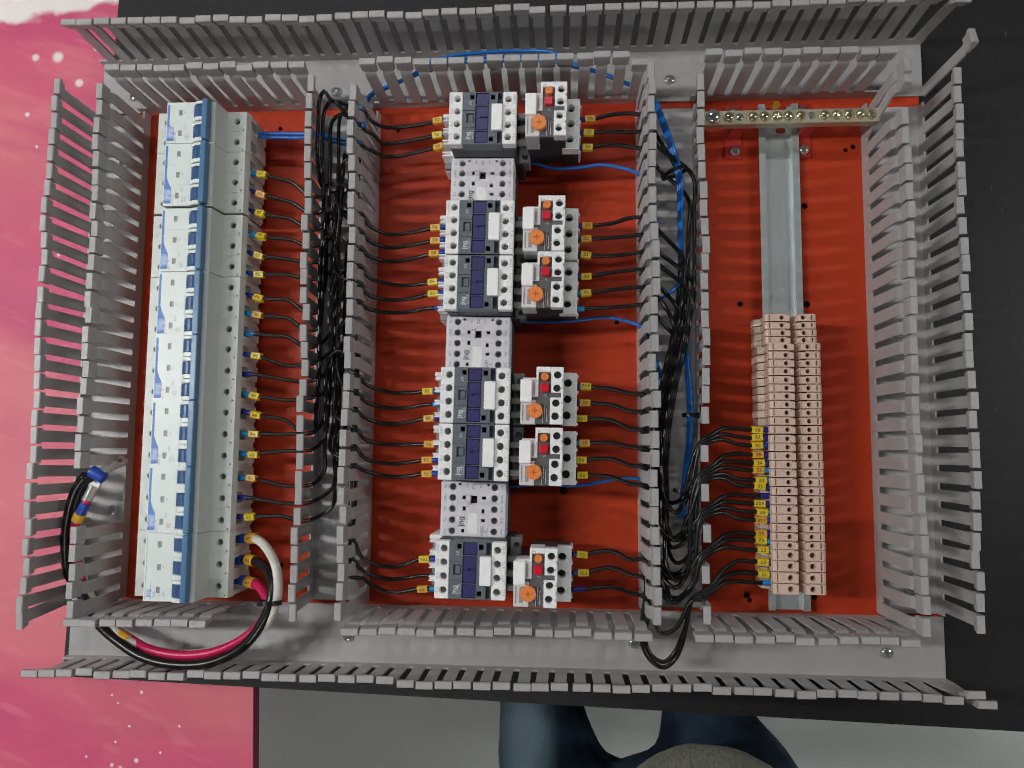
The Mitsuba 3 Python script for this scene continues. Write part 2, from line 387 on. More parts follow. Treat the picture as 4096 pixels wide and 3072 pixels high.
duct('grey slotted wiring duct between the breakers and the contactors', (-232, -177, -140, 325),
     [('-x', -232, -140, 325, A_LEFT, -5.0, None), ('+x', -177, -140, 325, A_RIGHT, 1.2, None)])
duct('grey slotted wiring duct between the overload relays and the terminal blocks', (70, 125, -140, 325),
     [('-x', 70, -140, 325, C_LEFT, -0.9, None), ('+x', 125, -140, 325, C_RIGHT, -1.2, None)])
duct('grey slotted wiring duct down the right edge of the panel, next to black', (279.5, 332.5, -141, 322),
     [('-x', 279.5, -141, 322, R_IN, 0.4, {0: (-3.0, 13.0), 1: (-3.0, 19.0)}), ('+x', 332.5, -141, 322, R_OUT + [331], 0.6, {len(R_OUT): (15.0, -15.0)})])

# cross-head screws that hold the ducts
def screw_mesh(r, h=2.6, dome=True):
    m = trimesh.creation.revolve(np.array([[0, 0], [r, 0]] + [[r * math.cos(t), h * (.25 + .75 * math.sin(t))] for t in np.linspace(0, math.pi / 2, 8)]), sections=24)
    m = man(m) - bx(-r * .62, r * .62, -r * .13, r * .13, h * .45, h * 2) - bx(-r * .13, r * .13, -r * .62, r * .62, h * .45, h * 2)
    return m
DSCREW = mk(screw_mesh(5.0, 3.2), 'zinc_screw', 40)
for x, y, lab in ((-427.1, 348.7, 'bright screw in the top left corner of the top duct'), (-434.6, 281.2, 'bright screw high in the left duct'), (-221.9, 349.2, 'bright screw in the top duct by the black wire loop'),
                  (102.5, 353.7, 'bright screw in the top duct right of the relays'), (306.2, 290.1, 'bright screw at the upper end of the right duct'), (308.3, 104.9, 'bright screw half way down the right duct'),
                  (308.2, -119.1, 'bright screw at the lower end of the right duct'), (286.0, -175.2, 'bright screw in the bottom duct near its right end'), (-195.6, -172.8, 'bright screw in the bottom duct at the foot of the breaker duct'),
                  (65.7, -172.3, 'bright screw in the bottom duct beside the black wire loops'), (-427.5, -60.9, 'bright screw in the left duct beside the cable lugs'), (99.0, 83.3, 'screw among the black wires of the relay duct'), (-192, 108, 'screw among the black wires of the breaker duct')):
    k = thing('screw', lab, 'screw')
    scene[k] = {**DSCREW, 'to_world': tr(x, y, 2.2, rz=random.uniform(0, 90))}

# ------------------------------------------------------------------ rails
def rail(label, xc, y0, y1, slots=True):
    pts = [(-18.3, 6.5), (-18.3, 7.6), (-12.2, 7.6), (-12.2, 1.5), (12.2, 1.5), (12.2, 7.6), (18.3, 7.6), (18.3, 6.5), (13.3, 6.5), (13.3, 0.4), (-13.3, 0.4), (-13.3, 6.5)]
    m = xz_extrude(pts[::-1], y0, y1)
    if slots:
        for y in np.arange(y1 - 23.5, y0 + 8, -25.0)[:1]:
            m = m - (cyl(1.5, y, -1, 4, 2.6) + cyl(5.5, y, -1, 4, 2.6) + bx(1.5, 5.5, y - 2.6, y + 2.6, -1, 4))
        m = m - (bx(-9, 9, y1 - 5, y1 + 5, -1, 4))
    k = thing('mounting_rail', label, 'rail')
    scene[k] = {**mk(m, 'zinc_rail', False), 'to_world': tr(xc, 0, 0.2)}
    return k
rail('long zinc top-hat rail under the beige terminal blocks', 202, -140, 325)
rail('zinc rail hidden under the circuit breakers', -331.5, -131.5, 309, False)
rail('zinc rail hidden under the contactors', -69, -121, 304, False)

# ------------------------------------------------------------------ circuit breakers
BX0 = -331.5
BPROF = [(-43.2, 8.2), (-43.2, 45), (-41.8, 51), (-24.2, 51), (-22.4, 72), (22.2, 72), (24.0, 51), (41.8, 51), (43.2, 45), (43.2, 8.2)]
POLE = 19.07
def recess_screw(r):
    m = cyl(0, 0, 0, 1.6, r * .93, 18)
    return m - bx(-r * .75, r * .75, -r * .16, r * .16, .7, 3) - bx(-r * .16, r * .16, -r * .75, r * .75, .7, 3)
BSCREW = mk(recess_screw(2.5), 'dull_screw', 30)
TOGGLE = mk(xz_extrude([(3.0, 68), (3.0, 72.4), (7.6, 75.6), (9.6, 75.6), (13.9, 78.8), (13.9, 68)][::-1], -5.2, 5.2), 'blue_toggle', 25)
WIN = mk(bx(-11.3, -7.9, -2.6, 2.6, 70.6, 71.4), 'indicator_grey')
_bre = {}
def breaker_shapes(n):
    if n in _bre: return _bre[n]
    w = n * POLE
    b = xz_extrude(BPROF, -w / 2 + .18, w / 2 - .18)
    for i in range(n):
        y = w / 2 - POLE * (i + .5)
        b = b - bx(2.6, 15.0, y - 5.6, y + 5.6, 66.5, 75)                       # toggle window
        b = b - bx(-11.3, -7.9, y - 2.6, y + 2.6, 71.0, 75)                      # indicator window
        b = b - cyl(33.2, y, 44, 60, 2.9, 18) - cyl(-33.2, y, 44, 60, 2.9, 18)   # screw wells
        b = b - bx(34, 46, y - 4.8, y + 4.8, 30, 42.5) - bx(-46, -34, y - 4.8, y + 4.8, 30, 42.5)
        b = b - cyl(39.2, y - 7.6, 43, 52, 0.9, 8)
        b = b - bx(41.6, 46, y - 9.6, y - 7.0, 8, 41) - bx(41.6, 46, y + 7.0, y + 9.6, 8, 41)
        if i:
            b = b - bx(-50, 50, y + POLE / 2 - .22, y + POLE / 2 + .22, 71.6, 80) - bx(24, 50, y + POLE / 2 - .22, y + POLE / 2 + .22, 50.6, 60) - bx(-50, -22, y + POLE / 2 - .22, y + POLE / 2 + .22, 50.6, 60)
    lit_face = b ^ bx(-60, 60, -w, w, 70.4, 90)  # front face split off; the light on it is put into a paler colour
    b = b - bx(-60, 60, -w, w, 70.4, 90)
    guards = None
    for i in range(n):
        y = w / 2 - POLE * (i + .5)
        for s, a in ((-1, 3.4), (1, 2.4)):
            y0 = y + s * (5.9 + a / 2)
            g = Manifold.hull_points([[x, yy, z] for x, z in ((2.0, 71.8), (13.7, 71.8), (13.6, 77.6), (7.0, 76.4), (2.8, 73.2)) for yy in (y0 - a / 2, y0 + a / 2)])
            guards = g if guards is None else guards + g
    bar = bx(13.8, 19.0, -w / 2 + .5, w / 2 - .5, 72.6, 80.6, 0.7)
    _bre[n] = (mk(b, 'breaker_shaded', 25), mk(guards, 'breaker_white', 25), mk(bar, 'blue_bar', 25), mk(lit_face, 'breaker_white', 25))
    return _bre[n]
def strip(n, w):
    # printed stripe: thin at the top, swelling towards the lowest pole
    y0, y1 = w / 2 - 2, -w / 2 + 2.4
    ys = np.linspace(y0, y1, 24)
    wd = 2.0 + 4.4 * np.clip((ys - y0 - (y1 - y0) * .52) / ((y1 - y0) * .22), 0, 1) ** 1.4
    L = np.stack([np.full(24, -21.7), ys], 1); R = np.stack([-21.7 + wd, ys], 1)
    return Manifold.extrude(CrossSection([np.vstack([L, R[::-1]])]), 0.14).translate([0, 0, 72.0])
tops = [308.2, 270.0, 210.8, 153.4, 97.0, 40.2, -16.2, -73.4]
BREAK = []
for i, yt in enumerate(tops):
    n = 2 if i == 0 else 3
    w = n * POLE
    last = i == len(tops) - 1
    lab = ('two-pole white miniature circuit breaker at the top of the breaker column' if i == 0 else
           'lowest white circuit breaker, wired with thick white, black and red cables' if last else
           f'white three-pole circuit breaker with blue handles, {ORD[i]} from the top of the column')
    k = thing('circuit_breaker', lab, 'circuit breaker', 'circuit breakers in the left column')
    yc = yt - w / 2
    at = tr(BX0, yc, 0)
    body, guards, bar, lit_face = breaker_shapes(n)
    part(k, 'body', body, at); part(k, 'lit_front', lit_face, at); part(k, 'handle_guard', guards, at); part(k, 'tie_bar', bar, at)
    for j in range(n):
        y = w / 2 - POLE * (j + .5)
        part(k, 'handle', TOGGLE, tr(BX0, yc + y, 0))
        part(k, 'indicator', WIN, tr(BX0, yc + y, 0))
        part(k, 'terminal_screw', BSCREW, tr(BX0 + 33.2, yc + y, 44.1, rz=random.uniform(0, 90)))
        part(k, 'terminal_screw', BSCREW, tr(BX0 - 33.2, yc + y, 44.1, rz=random.uniform(0, 90)))
    yb = -w / 2 + POLE / 2
    if not last:
        st = part(k, 'printed_stripe', mk(strip(n, w), 'blue_print', False), at)
        scene[st + '__pale_band'] = {**mk(bx(-21.6, -15.6, yb - 4.5, yb + 6.0, 72.16, 72.24), 'blue_print_pale', False), 'to_world': at}
        scene[st + '__lettering'] = {**mk(text('jng', 3.6, -18.6, yb + 0.4, 72.25, 90, True), 'print_white', False), 'to_world': at}
        tx = [text('C10', 1.6, -5.6, yb + 5.6, 72.02, 90), text('DZ47-63', 1.5, -14.0, yb - 3.5, 72.02, 90), text('400V~', 1.3, -4.4, yb - 3.2, 72.02, 90), text('6000', 1.3, -2.2, yb - 3.2, 72.02, 90), text('ON', 1.2, -5.6, yb + POLE, 72.02, 90)]
    else:
        tx = [text('jng', 3.4, -18.2, yb - 3.0, 72.02, 90, True), text('C25', 1.8, -13.0, yb - 3.6, 72.02, 90), bx(-20.9, -20.6, -w / 2 + 2, w / 2 - 2, 72.0, 72.1), bx(-16.2, -15.9, yb - 8, yb + 4.6, 72.0, 72.1),
              text('400V', 1.3, -4.4, yb - 3.2, 72.02, 90), text('ON', 1.2, -5.6, yb + POLE, 72.02, 90)]
    part(k, 'printing', mk(cat(*tx), 'print_grey' if not last else 'blue_print', False), at)
    BREAK.append((k, yc, n))

# ------------------------------------------------------------------ contactors, control relays
def cx_at(y): return -70.4 + (y - 44) * 0.0150
ROTZ = -0.86
H2 = 23.15
HOLE_L = [16.7, 5.8, -5.2, -16.1]; HOLE_R = [16.2, 5.2, -5.8, -16.7]
CSCREW = mk(recess_screw(2.85), 'dull_screw', 30)
def contactor_parts():
    low = bx(-29.5, 33.0, -H2, H2, 8.2, 50, .8) + bx(-27.5, 27.5, -H2, H2, 49, 80, .6)
    for y in (14.5, 3.5, -7.5, -18.0): low = low - bx(29, 36, y - 3.2, y + 3.2, 38, 60)
    for y in (-14, 14): low = low - bx(-8 + y * .3, 4 + y * .3, -H2 - 1, -H2 + 1.4, 20, 46)
    low = low + bx(-9, -3, -H2 - 3.4, -H2 + 2, 8.4, 40, .8) + bx(20, 24, -H2 - 3.4, -H2 + 2, 8.4, 44, .8)
    coil = bx(28.9, 38.5, -H2 + .6, H2 - .6, 30, 50.6, .6)
    for y in (15.5, 4.6, -6.4, -17.2): coil = coil - cyl(34.2, y, 46, 60, 2.9, 16)
    step = bx(-40.6, -28.6, -H2 + .4, H2 - .4, 8.2, 52, .8)
    for y in HOLE_L: step = step - bx(-42, -30, y - 7.4, y - .6, 30, 60) - bx(-42, -33, y + .2, y + 2.6, 46, 60)
    inner = bx(-40.0, -29.5, -H2 + .8, H2 - .8, 8.3, 36)
    strips = []
    for s, hl in ((-1, HOLE_L), (1, HOLE_R)):
        b = bx(17.1 * s, 28.5 * s, -H2 + .35, H2 - .35, 83.5, 93, .5)
        if s > 0: b = b - bx(17.0, 22.8, -11.6, 11.3, 92.0, 96)
        for y in hl: b = b - cyl(21.6 * s, y, 80, 99, 3.0, 20)
        strips.append(b)
    mid = bx(-16.9, 16.9, -H2 + .2, H2 - .2, 79, 92.6, .4) + bx(-28, 28, -H2 + .6, H2 - .6, 79, 83.4)
    for x0, x1, y0, y1 in ((-6.2, 5.4, 11.6, 22.0), (-6.4, 5.0, -10.6, 11.0), (-6.6, 4.8, -21.8, -11.0)): mid = mid - bx(x0, x1, y0, y1, 89.4, 96)
    for x0, x1, y0, y1 in ((-11.0, -7.4, 16.6, 20.6), (6.4, 10.2, 16.2, 20.5), (5.6, 9.3, -20.4, -16.2)): mid = mid - bx(x0, x1, y0, y1, 85, 96)
    mid = mid - bx(12.6, 16.2, 12.4, 22.0, 87.5, 96) - bx(12.6, 16.2, -22.0, -12.2, 87.5, 96)
    mid = mid - bx(-17, -6.2, 6.2, 6.9, 91.4, 96) - bx(-17, -6.2, -8.9, -8.3, 91.4, 96) - bx(-13.4, -7.2, -3.8, 4.2, 90.2, 96)
    mid = mid + bx(-15.9, -13.5, -4.6, 4.8, 92, 93.3, .3) + bx(-12.6, -8.0, -3.2, 3.4, 88, 91.4, .3)
    nav = [bx(-5.6, 5.2, 12.0, 21.7, 88.6, 91.8, .4), bx(-5.8, 4.8, -10.0, 10.6, 88.6, 91.8, .4) - bx(-2.0, 6, -.8, 1.6, 90.2, 96) - bx(-7, -1.6, -.1, .5, 91.0, 96), bx(-6.0, 4.6, -21.4, -11.4, 88.6, 91.8, .4)]
    tag = bx(7.7, 16.9, -11.5, 11.4, 91, 95.6, .5)
    holes = cat(*[bx(x0, x1, y0, y1, 85, 85.6) for x0, x1, y0, y1 in ((-10.9, -7.5, 16.7, 20.5), (6.5, 10.1, 16.3, 20.4), (5.7, 9.2, -20.3, -16.3))])
    tl = [text(s_, 2.1, -26.4, y, 93.02, 90) for s_, y in zip(('13NO', '5L3', '3L2', '1L1'), HOLE_L)]
    trr = [text(s_, 2.1, 26.6, y, 93.02, 90) for s_, y in zip(('14NO', '6T3', '4T2', '2T1'), HOLE_R)]
    tw = [text('10', 2.2, -10.8, 13.2, 92.62, 90), text('jng', 3.4, -12.2, -15.6, 92.62, 90, True), text('LC1D', 2.1, -8.6, -14.6, 92.62, 90)]
    return dict(lower_body=mk(low, 'contactor_dark', 25), lower_terminal=mk(coil, 'contactor_mid', 25), wire_inlets=mk(step, 'device_white', 25), inlet_clamp=mk(inner, 'contactor_mid', False), left_strip=mk(strips[0], 'device_white', 25), right_strip=mk(strips[1], 'device_white', 25),
                front=mk(mid, 'contactor_grey', 25), nav=[mk(x, 'navy', 25) for x in nav], tag=mk(tag, 'tag_white', 25), sockets=mk(holes, 'void_black', False), tl=[mk(cat(*q), 'print_grey', False) for q in (tl, trr)], tw=[mk(cat(*q), 'print_white', False) for q in (tw[:1], tw[1:])])
CP = contactor_parts()
KY = [278.4, 184.5, 137.6, 44.0, -2.4, -96.5]
for i, y in enumerate(KY):
    k = thing('contactor', f'grey and navy power contactor with white tag, {nth(i, 6)} of the six in the middle column', 'contactor', 'grey and navy contactors in the middle column')
    at = tr(cx_at(y), y, 0, rz=ROTZ)
    for p_ in ('lower_body', 'lower_terminal', 'wire_inlets', 'inlet_clamp', 'left_strip', 'right_strip', 'front'): part(k, p_, CP[p_], at)
    for q_ in CP['nav']: part(k, 'navy_cover', q_, at)
    part(k, 'label_tag', CP['tag'], at); part(k, 'socket', CP['sockets'], at); [part(k, 'terminal_lettering', q_, at) for q_ in CP['tl']]; [part(k, 'white_lettering', q_, at) for q_ in CP['tw']]
    for s, hl in ((-1, HOLE_L), (1, HOLE_R)):
        for hy in hl:
            part(k, 'terminal_screw', CSCREW, at @ tr(21.6 * s, hy, 83.9, rz=random.uniform(0, 90)))

def mini_parts():
    ys = [18.4, 9.2, -0.1, -9.4, -18.6]
    b = bx(-27.6, 27.6, -H2, H2, 40, 65, .7)
    low = bx(-29, 28, -H2 + .5, H2 - .5, 8.2, 41, .5)
    for s in (-1, 1):
        for y in ys: b = b - cyl(17.8 * s, y, 57, 70, 2.9, 18)
    sq = [(-11.8, 20.6, 2.2, 1.8), (12.4, 20.4, 2.2, 1.8), (-8, 9.5, 2.8, 3.2), (-7.8, .2, 2.8, 3.6), (8.8, 9.3, 3.4, 2.5), (8.2, -1.6, 2.6, 3.4), (8.4, -9.4, 3.4, 2.5), (-8.6, -18.3, 2.6, 3.0)]
    for x, y, w, h in sq: b = b - bx(x - w / 2, x + w / 2, y - h / 2, y + h / 2, 61, 70)
    b = b - bx(-2.9, 3.1, 3.9, 12.8, 63.5, 70) - bx(-2.4, 2.8, 4.8, 11.0, 58, 70)
    blk = cat(*[bx(x - w / 2 + .1, x + w / 2 - .1, y - h / 2 + .1, y + h / 2 - .1, 61, 61.5) for x, y, w, h in sq], bx(-2.3, 2.7, 4.9, 10.9, 58.2, 59), bx(-2.3, 2.7, 4.9, 7.6, 58.9, 62.5))
    tx = [text('22', 2.4, 0, 18.6, 65.02, 90), text('jng', 4.3, -10.2, -10.6, 65.02, 90, True), text('I', 2.6, -5.5, 19.4, 65.02, 0), text('I', 2.6, 6.0, 19.4, 65.02, 0), text('O', 1.7, -4.7, 11.2, 65.02, 90), text('K08E', 2.2, 8.0, -18.0, 65.02, 90),
          text('TF', 2.0, 11.0, -18.6, 65.02, 90), bx(6.3, 6.5, -21, -13.6, 65.0, 65.1), bx(12.6, 12.8, -21, -13.6, 65.0, 65.1), bx(-6.2, -3.2, 2.3, 2.55, 65.0, 65.1)]
    t2 = [text(s_, 1.7, -24.0, y, 65.02, 90) for s_, y in zip(('A1', '13NO', '5L3', '3L2', '1L1'), ys)]; t3 = [text(s_, 1.7, 24.2, y, 65.02, 90) for s_, y in zip(('A2', '14NO', '6T3', '4T2', '2T1'), ys)]
    return mk(b, 'lilac_white', 25), mk(low, 'contactor_dark', 25), mk(blk, 'void_black', False), mk(bx(-4.3, 4.1, -20.6, -3.3, 64.5, 65.5, .2), 'tag_white', 25), [mk(cat(*q), 'print_dark', False) for q in (tx, t2, t3)], ys
MP = mini_parts()
MSCREW = mk(recess_screw(2.75), 'dull_screw', 30)
for i, y in enumerate((231.5, 90.8, -50.2)):
    k = thing('control_relay', ('small white control relay below the topmost contactor', 'small white control relay between the third and fourth contactors', 'small white control relay above the lowest contactor')[i], 'control relay', 'small white control relays between the contactors')
    at = tr(cx_at(y) - 2.0, y, 0, rz=ROTZ)
    part(k, 'front', MP[0], at); part(k, 'base', MP[1], at); part(k, 'socket', MP[2], at); part(k, 'label_tag', MP[3], at); [part(k, 'printing', q_, at) for q_ in MP[4]]
    for s in (-1, 1):
        for hy in MP[5]: part(k, 'terminal_screw', MSCREW, at @ tr(17.8 * s, hy, 58.2, rz=random.uniform(0, 90)))

# ------------------------------------------------------------------ thermal overload relays
UP = [(6.7, 17.1), (6.3, 6.2), (5.6, -5.9), (5.1, -16.7)]
LO = [(15.4, 13.2), (15.2, -.7), (14.8, -14.6)]
def relay_parts():
    core = bx(-22.0, 10.8, -23.2, 13.2, 28, 84, .6) + bx(-10.2, 10.8, 10, 23.2, 40, 84, .6)
    core = core - bx(-16, -2, -24, -21.6, 66, 71)
    gp = bx(-8.7, 1.3, 2.0, 19.0, 83.5, 87.2) + bx(-10.8, .8, -23.3, 2.6, 83.5, 87.2) + bx(.6, 9.6, -1.4, 2.2, 83.5, 88.6) + bx(-14.4, -10.6, -3.6, -1.0, 83.5, 88.0)
    for x in (-5.0, -2.6): gp = gp - bx(x, x + .7, -22.5, -7, 86.4, 90)
    wl = bx(-23.5, -14.0, -5.6, 13.0, 70, 92, .5)
    wl2 = bx(-23.2, -11.0, -23.4, -5.7, 60, 88.2, .4) + bx(-21.6, -8.8, 12.0, 14.6, 70, 88.4, .4) + bx(-14.2, -8.9, -1.0, 12.5, 80, 88.4) + bx(-14.2, -11, -5.8, -3.7, 80, 88.4)
    top = bx(-10.6, 1.3, 19.1, 23.6, 66, 90, .4) + bx(-10.6, -8.8, 12.4, 19.5, 70, 89.6)
    core = core + bx(1.8, 11.2, -23.1, 23.2, 50, 79.5)
    st = bx(1.4, 11.7, 2.3, 23.6, 79, 90, .4) + bx(.9, 11.5, -23.3, -1.5, 79, 90, .4) + bx(9.7, 11.6, -1.9, 2.6, 79, 90)
    for x, y in UP: st = st - cyl(x, y, 78, 96, 3.1, 20)
    for y in (12.4, -11.6): st = st - bx(10.4, 13, y - 1.2, y + 1.2, 84, 96)
    core = core + bx(8.0, 22.6, -23.2, 21.4, 26, 50)
    lo = bx(8.0, 23.2, -23.5, 21.8, 49, 62, .5)
    for x, y in LO: lo = lo - cyl(x, y, 50, 66, 3.5, 22)
    for y in (13.2, -.7, -14.6): core = core - bx(18, 25, y - 4.2, y + 4.2, 34, 49)
    for y in (20.0, 6.2, -7.6, -21.5): lo = lo + bx(22.3, 24.6, y - 1.1, y + 1.1, 27, 50.5, .3)
    pr = []
    for y in (9.6, -2.2, -14.2): pr.append(bx(-33.5, -21.5, y - 3.0, y + 2.2, 51.2, 56.5, .7))
    lk = bx(-34.5, -22, -20, 13, 30, 38, .6)
    s = lambda r, x, y, z0, z1: cyl(x, y, z0, z1, r, 28)
    sd = s(3.1, -3.7, 15.3, 86, 92) - bx(-4.0, -3.4, 12.9, 17.7, 91.3, 94) - bx(-6, -1.4, 15.0, 15.6, 91.3, 94)
    ld = s(6.1, -11.4, -12.5, 86, 92.2)
    xm = cat(*[bx(-11.4 - a, -11.4 + a, -12.5 - b, -12.5 + b, 92.2, 92.34) for a, b in ((2.6, .38), (.38, 2.6))], *[bx(-.5, .5, -.16, .16, 92.2, 92.34).rotate([0, 0, t]).translate([-11.4 + 4.9 * math.cos(math.radians(t)), -12.5 + 4.9 * math.sin(math.radians(t)), 0]) for t in (20, 70, 120, 190, 250, 310)])
    btn = bx(-7.0, -.3, 2.9, 9.7, 84, 92.6, .6)
    tx = cat(text('jng', 1.5, -7.2, 20.9, 90.02, 0), bx(-21.8, -20.6, -21, -7.5, 88.2, 88.3), bx(-18.6, -15.4, -20.5, -7.8, 88.2, 88.26), *[text(t_, 1.5, 20.4, y, 62.02, 90) for t_, y in (('6/T3', 13), ('4/T2', -.7), ('2/T1', -14.6))],
             *[text(t_, 1.4, 10.3, y, 90.02, 90) for t_, y in (('97', 17), ('98', 6.6), ('95', -6), ('96', -17))], bx(-13.4, -11.6, 0, 10.5, 88.4, 88.46))
    tw = cat(bx(-2.2, -1.7, -21.5, -10.0, 87.2, 87.35), bx(-3.9, -3.5, -18, -8.0, 87.2, 87.35), text('NC', 1.4, -3.0, 0.4, 87.22, 0), bx(-5.4, -5.0, -23.0, -12.5, 87.2, 87.35))
    return dict(core=mk(core, 'contactor_dark', 25), grey_panel=mk(gp, 'relay_grey', 25), cover=mk(wl, 'tag_white', 25), lower_cover=mk(wl2, 'relay_light', 25), top_cover=mk(top, 'device_white', 25), upper_strip=mk(st, 'device_white', 25),
                lower_strip=mk(lo, 'device_white', 25), prong=[mk(x, 'prong_grey', 25) for x in pr], hook=mk(lk, 'contactor_mid', 25), small_dial=mk(sd, 'orange_dial', 25), large_dial=mk(ld, 'orange_dial', 25), dial_mark=mk(xm, 'orange_dark', False),
                button=mk(btn, 'red_button', 25), printing=mk(tx, 'print_grey', False), white_lines=mk(tw, 'print_white', False))
RP = relay_parts()
USCREW = mk(recess_screw(2.95), 'dull_screw', 30)
LSCREW = mk(recess_screw(3.3), 'contactor_dark', 30)
RELAY = [(-7.6, 286.6), (-9.0, 188.0), (-9.6, 140.3), (-10.0, 44.1), (-10.6, -5.6), (-14.6, -102.0)]
for i, (x, y) in enumerate(RELAY):
    k = thing('overload_relay', f'white overload relay with orange dials and red button, {nth(i, 6)} of the six', 'overload relay', 'white overload relays with orange dials')
    at = tr(x, y, 0, rz=ROTZ)
    for p_ in ('core', 'grey_panel', 'cover', 'lower_cover', 'top_cover', 'upper_strip', 'lower_strip', 'hook', 'small_dial', 'large_dial', 'dial_mark', 'button', 'printing', 'white_lines'): part(k, p_, RP[p_], at)
    for q_ in RP['prong']: part(k, 'prong', q_, at)
    for hx, hy in UP: part(k, 'terminal_screw', USCREW, at @ tr(hx, hy, 82.2, rz=random.uniform(0, 90)))
    for hx, hy in LO: part(k, 'power_screw', LSCREW, at @ tr(hx, hy, 50.5, rz=random.uniform(0, 90)))

# ------------------------------------------------------------------ terminal blocks
TB_Y = [115.2, 108.4, 101.9, 95.5, 88.8, 81.6, 74.7, 67.8, 60.6, 53.6, 46.7, 39.7, 32.8, 25.8, 18.5, 10.9, 3.8, -3.6, -10.7, -17.8, -25.2, -32.5, -40.2, -47.9, -55.4, -63.0, -70.2, -77.3, -85.2, -94.2, -103.6, -112.8]
def tb_parts(p, zt, r):
    w = p - .75
    prof = [(172.6, 9.2), (172.6, zt - 28), (177.4, zt - 25), (177.4, zt - 9), (175.2, zt - 6), (175.5, zt - 1.2), (177.2, zt), (196.0, zt), (196.0, zt - 32), (200.8, zt - 32), (202.0, zt), (216.4, zt), (218.4, zt - 1.5), (218.8, zt - 16), (216.5, zt - 30), (214, 9.2)]
    b = xz_extrude(prof[::-1], -w / 2, w / 2)
    b = b - cyl(189.6, 0, zt - 10, zt + 3, r, 14) - cyl(207.6, 0, zt - 10, zt + 3, r, 14)
    b = b - bx(178.6, 179.5, -w / 2 + .7, w / 2 - .5, zt - 3, zt + 3) - bx(213.8, 215.4, -w / 2 + .8, w / 2 - .8, zt - 3, zt + 3)
    b = b - bx(171, 184, -2.3, 2.3, zt - 20, zt - 10) - bx(216, 222, -1.9, 1.9, 20, 34)
    b = b - bx(192.5, 206, w / 2 - .9, w / 2 + 1, zt - 4, zt + 2)
    body = mk(b, 'beige_block', 25)
    plate = mk(xz_extrude([(174.2, 10), (174.2, zt - 6), (177.0, zt - 2.2), (217, zt - 2.2), (217, 10)][::-1], -.2, .2), 'beige_dark', False)
    sc = mk(recess_screw(r * .95), 'dull_screw', 30)
    return body, sc, plate
TBS = {}
for i, y in enumerate(TB_Y):
    nxt = TB_Y[i + 1] if i + 1 < len(TB_Y) else y - 9.4
    prv = TB_Y[i - 1] if i else y + 6.9
    p = round(min(abs(prv - y), abs(y - nxt)) * 5) / 5 if i < 28 else 9.2
    zt = 48.0 if i < 4 else 56.0
    r = 2.0 if i < 28 else 2.4
    kk = (p, zt, r)
    if kk not in TBS: TBS[kk] = tb_parts(*kk)
    k = thing('terminal_block', f'beige rail terminal block with two screw holes, {nth(i, 32)} in the row of thirty-two', 'terminal block', 'beige terminal blocks in a row on the right rail')
    dx = random.gauss(0, .18) - .2 * (i > 14)
    part(k, 'body', TBS[kk][0], tr(dx, y, 0))
    part(k, 'clamp_screw', TBS[kk][1], tr(189.6 + dx, y, zt - 9.7, rz=random.uniform(0, 90))); part(k, 'clamp_screw', TBS[kk][1], tr(207.6 + dx, y, zt - 9.7, rz=random.uniform(0, 90)))

# ------------------------------------------------------------------ earth bar
k = thing('earth_bar', 'brass earth bar with a row of screws on two red feet', 'earth bar')
eb = bx(128.5, 283.2, 293.6, 306.4, 26, 36, .5)
EX = [135.7, 150.1, 159.7, 171.2, 181.2, 192.3, 202.2, 213.2, 223.1, 234.1, 244.3, 254.9, 265.4, 274.8]
for x in EX: eb = eb - cyl(x, 300, 34, 40, 3.6, 16)
part(k, 'bar', mk(eb, 'brass', 25))
dome = lambda r, h: man(trimesh.creation.revolve(np.array([[0, 0], [r, 0]] + [[r * math.cos(t), h * (.3 + .7 * math.sin(t))] for t in np.linspace(0, math.pi / 2, 8)]), sections=20)) - bx(-r * 1.1, r * 1.1, -r * .15, r * .15, h * .6, h * 2)
ES = mk(dome(4.5, 4.2), 'brass_screw', 40); ESB = mk(dome(6.6, 5.4), 'zinc_screw', 40); ESZ = mk(dome(3.4, 2.0), 'zinc_screw', 40)
for i, x in enumerate(EX):
    if i == 0: part(k, 'large_screw', ESB, tr(x, 300.6, 36, rz=20))
    elif i in (2, 8): part(k, 'sunk_screw', ESZ, tr(x, 300, 34, rz=random.uniform(0, 180)))
    else: part(k, 'clamp_screw', ES, tr(x, 300, 35.4, rz=random.uniform(0, 180)))
foot = bx(-8, 8, -26, 26, 0.2, 2.6, .6) + bx(-6, 6, -7, 7, 2, 25.9, .8)
FT = mk(foot, 'red_plastic', 25); FS = mk(screw_mesh(4.9, 3.6), 'zinc_screw', 40)
for x in (161.5, 225.0):
    f_ = part(k, 'foot', FT, tr(x, 301, 0))
    for j, y in enumerate((282, 319.5)): scene[f_ + '__screw' + ('_001' if j else '')] = {**FS, 'to_world': tr(x + (1 if j == 0 else 0), y, 2.6, rz=random.uniform(0, 90))}
k = thing('hex_screw', 'small yellow hexagon screw at the top end of the terminal rail', 'screw')
scene[k] = {**mk(cyl(0, 0, 0, 4, 3.6, 6) - cyl(0, 0, 2.6, 6, 1.2, 10), 'yellow_zinc', False), 'to_world': tr(199.3, 322.4, 7.9)}

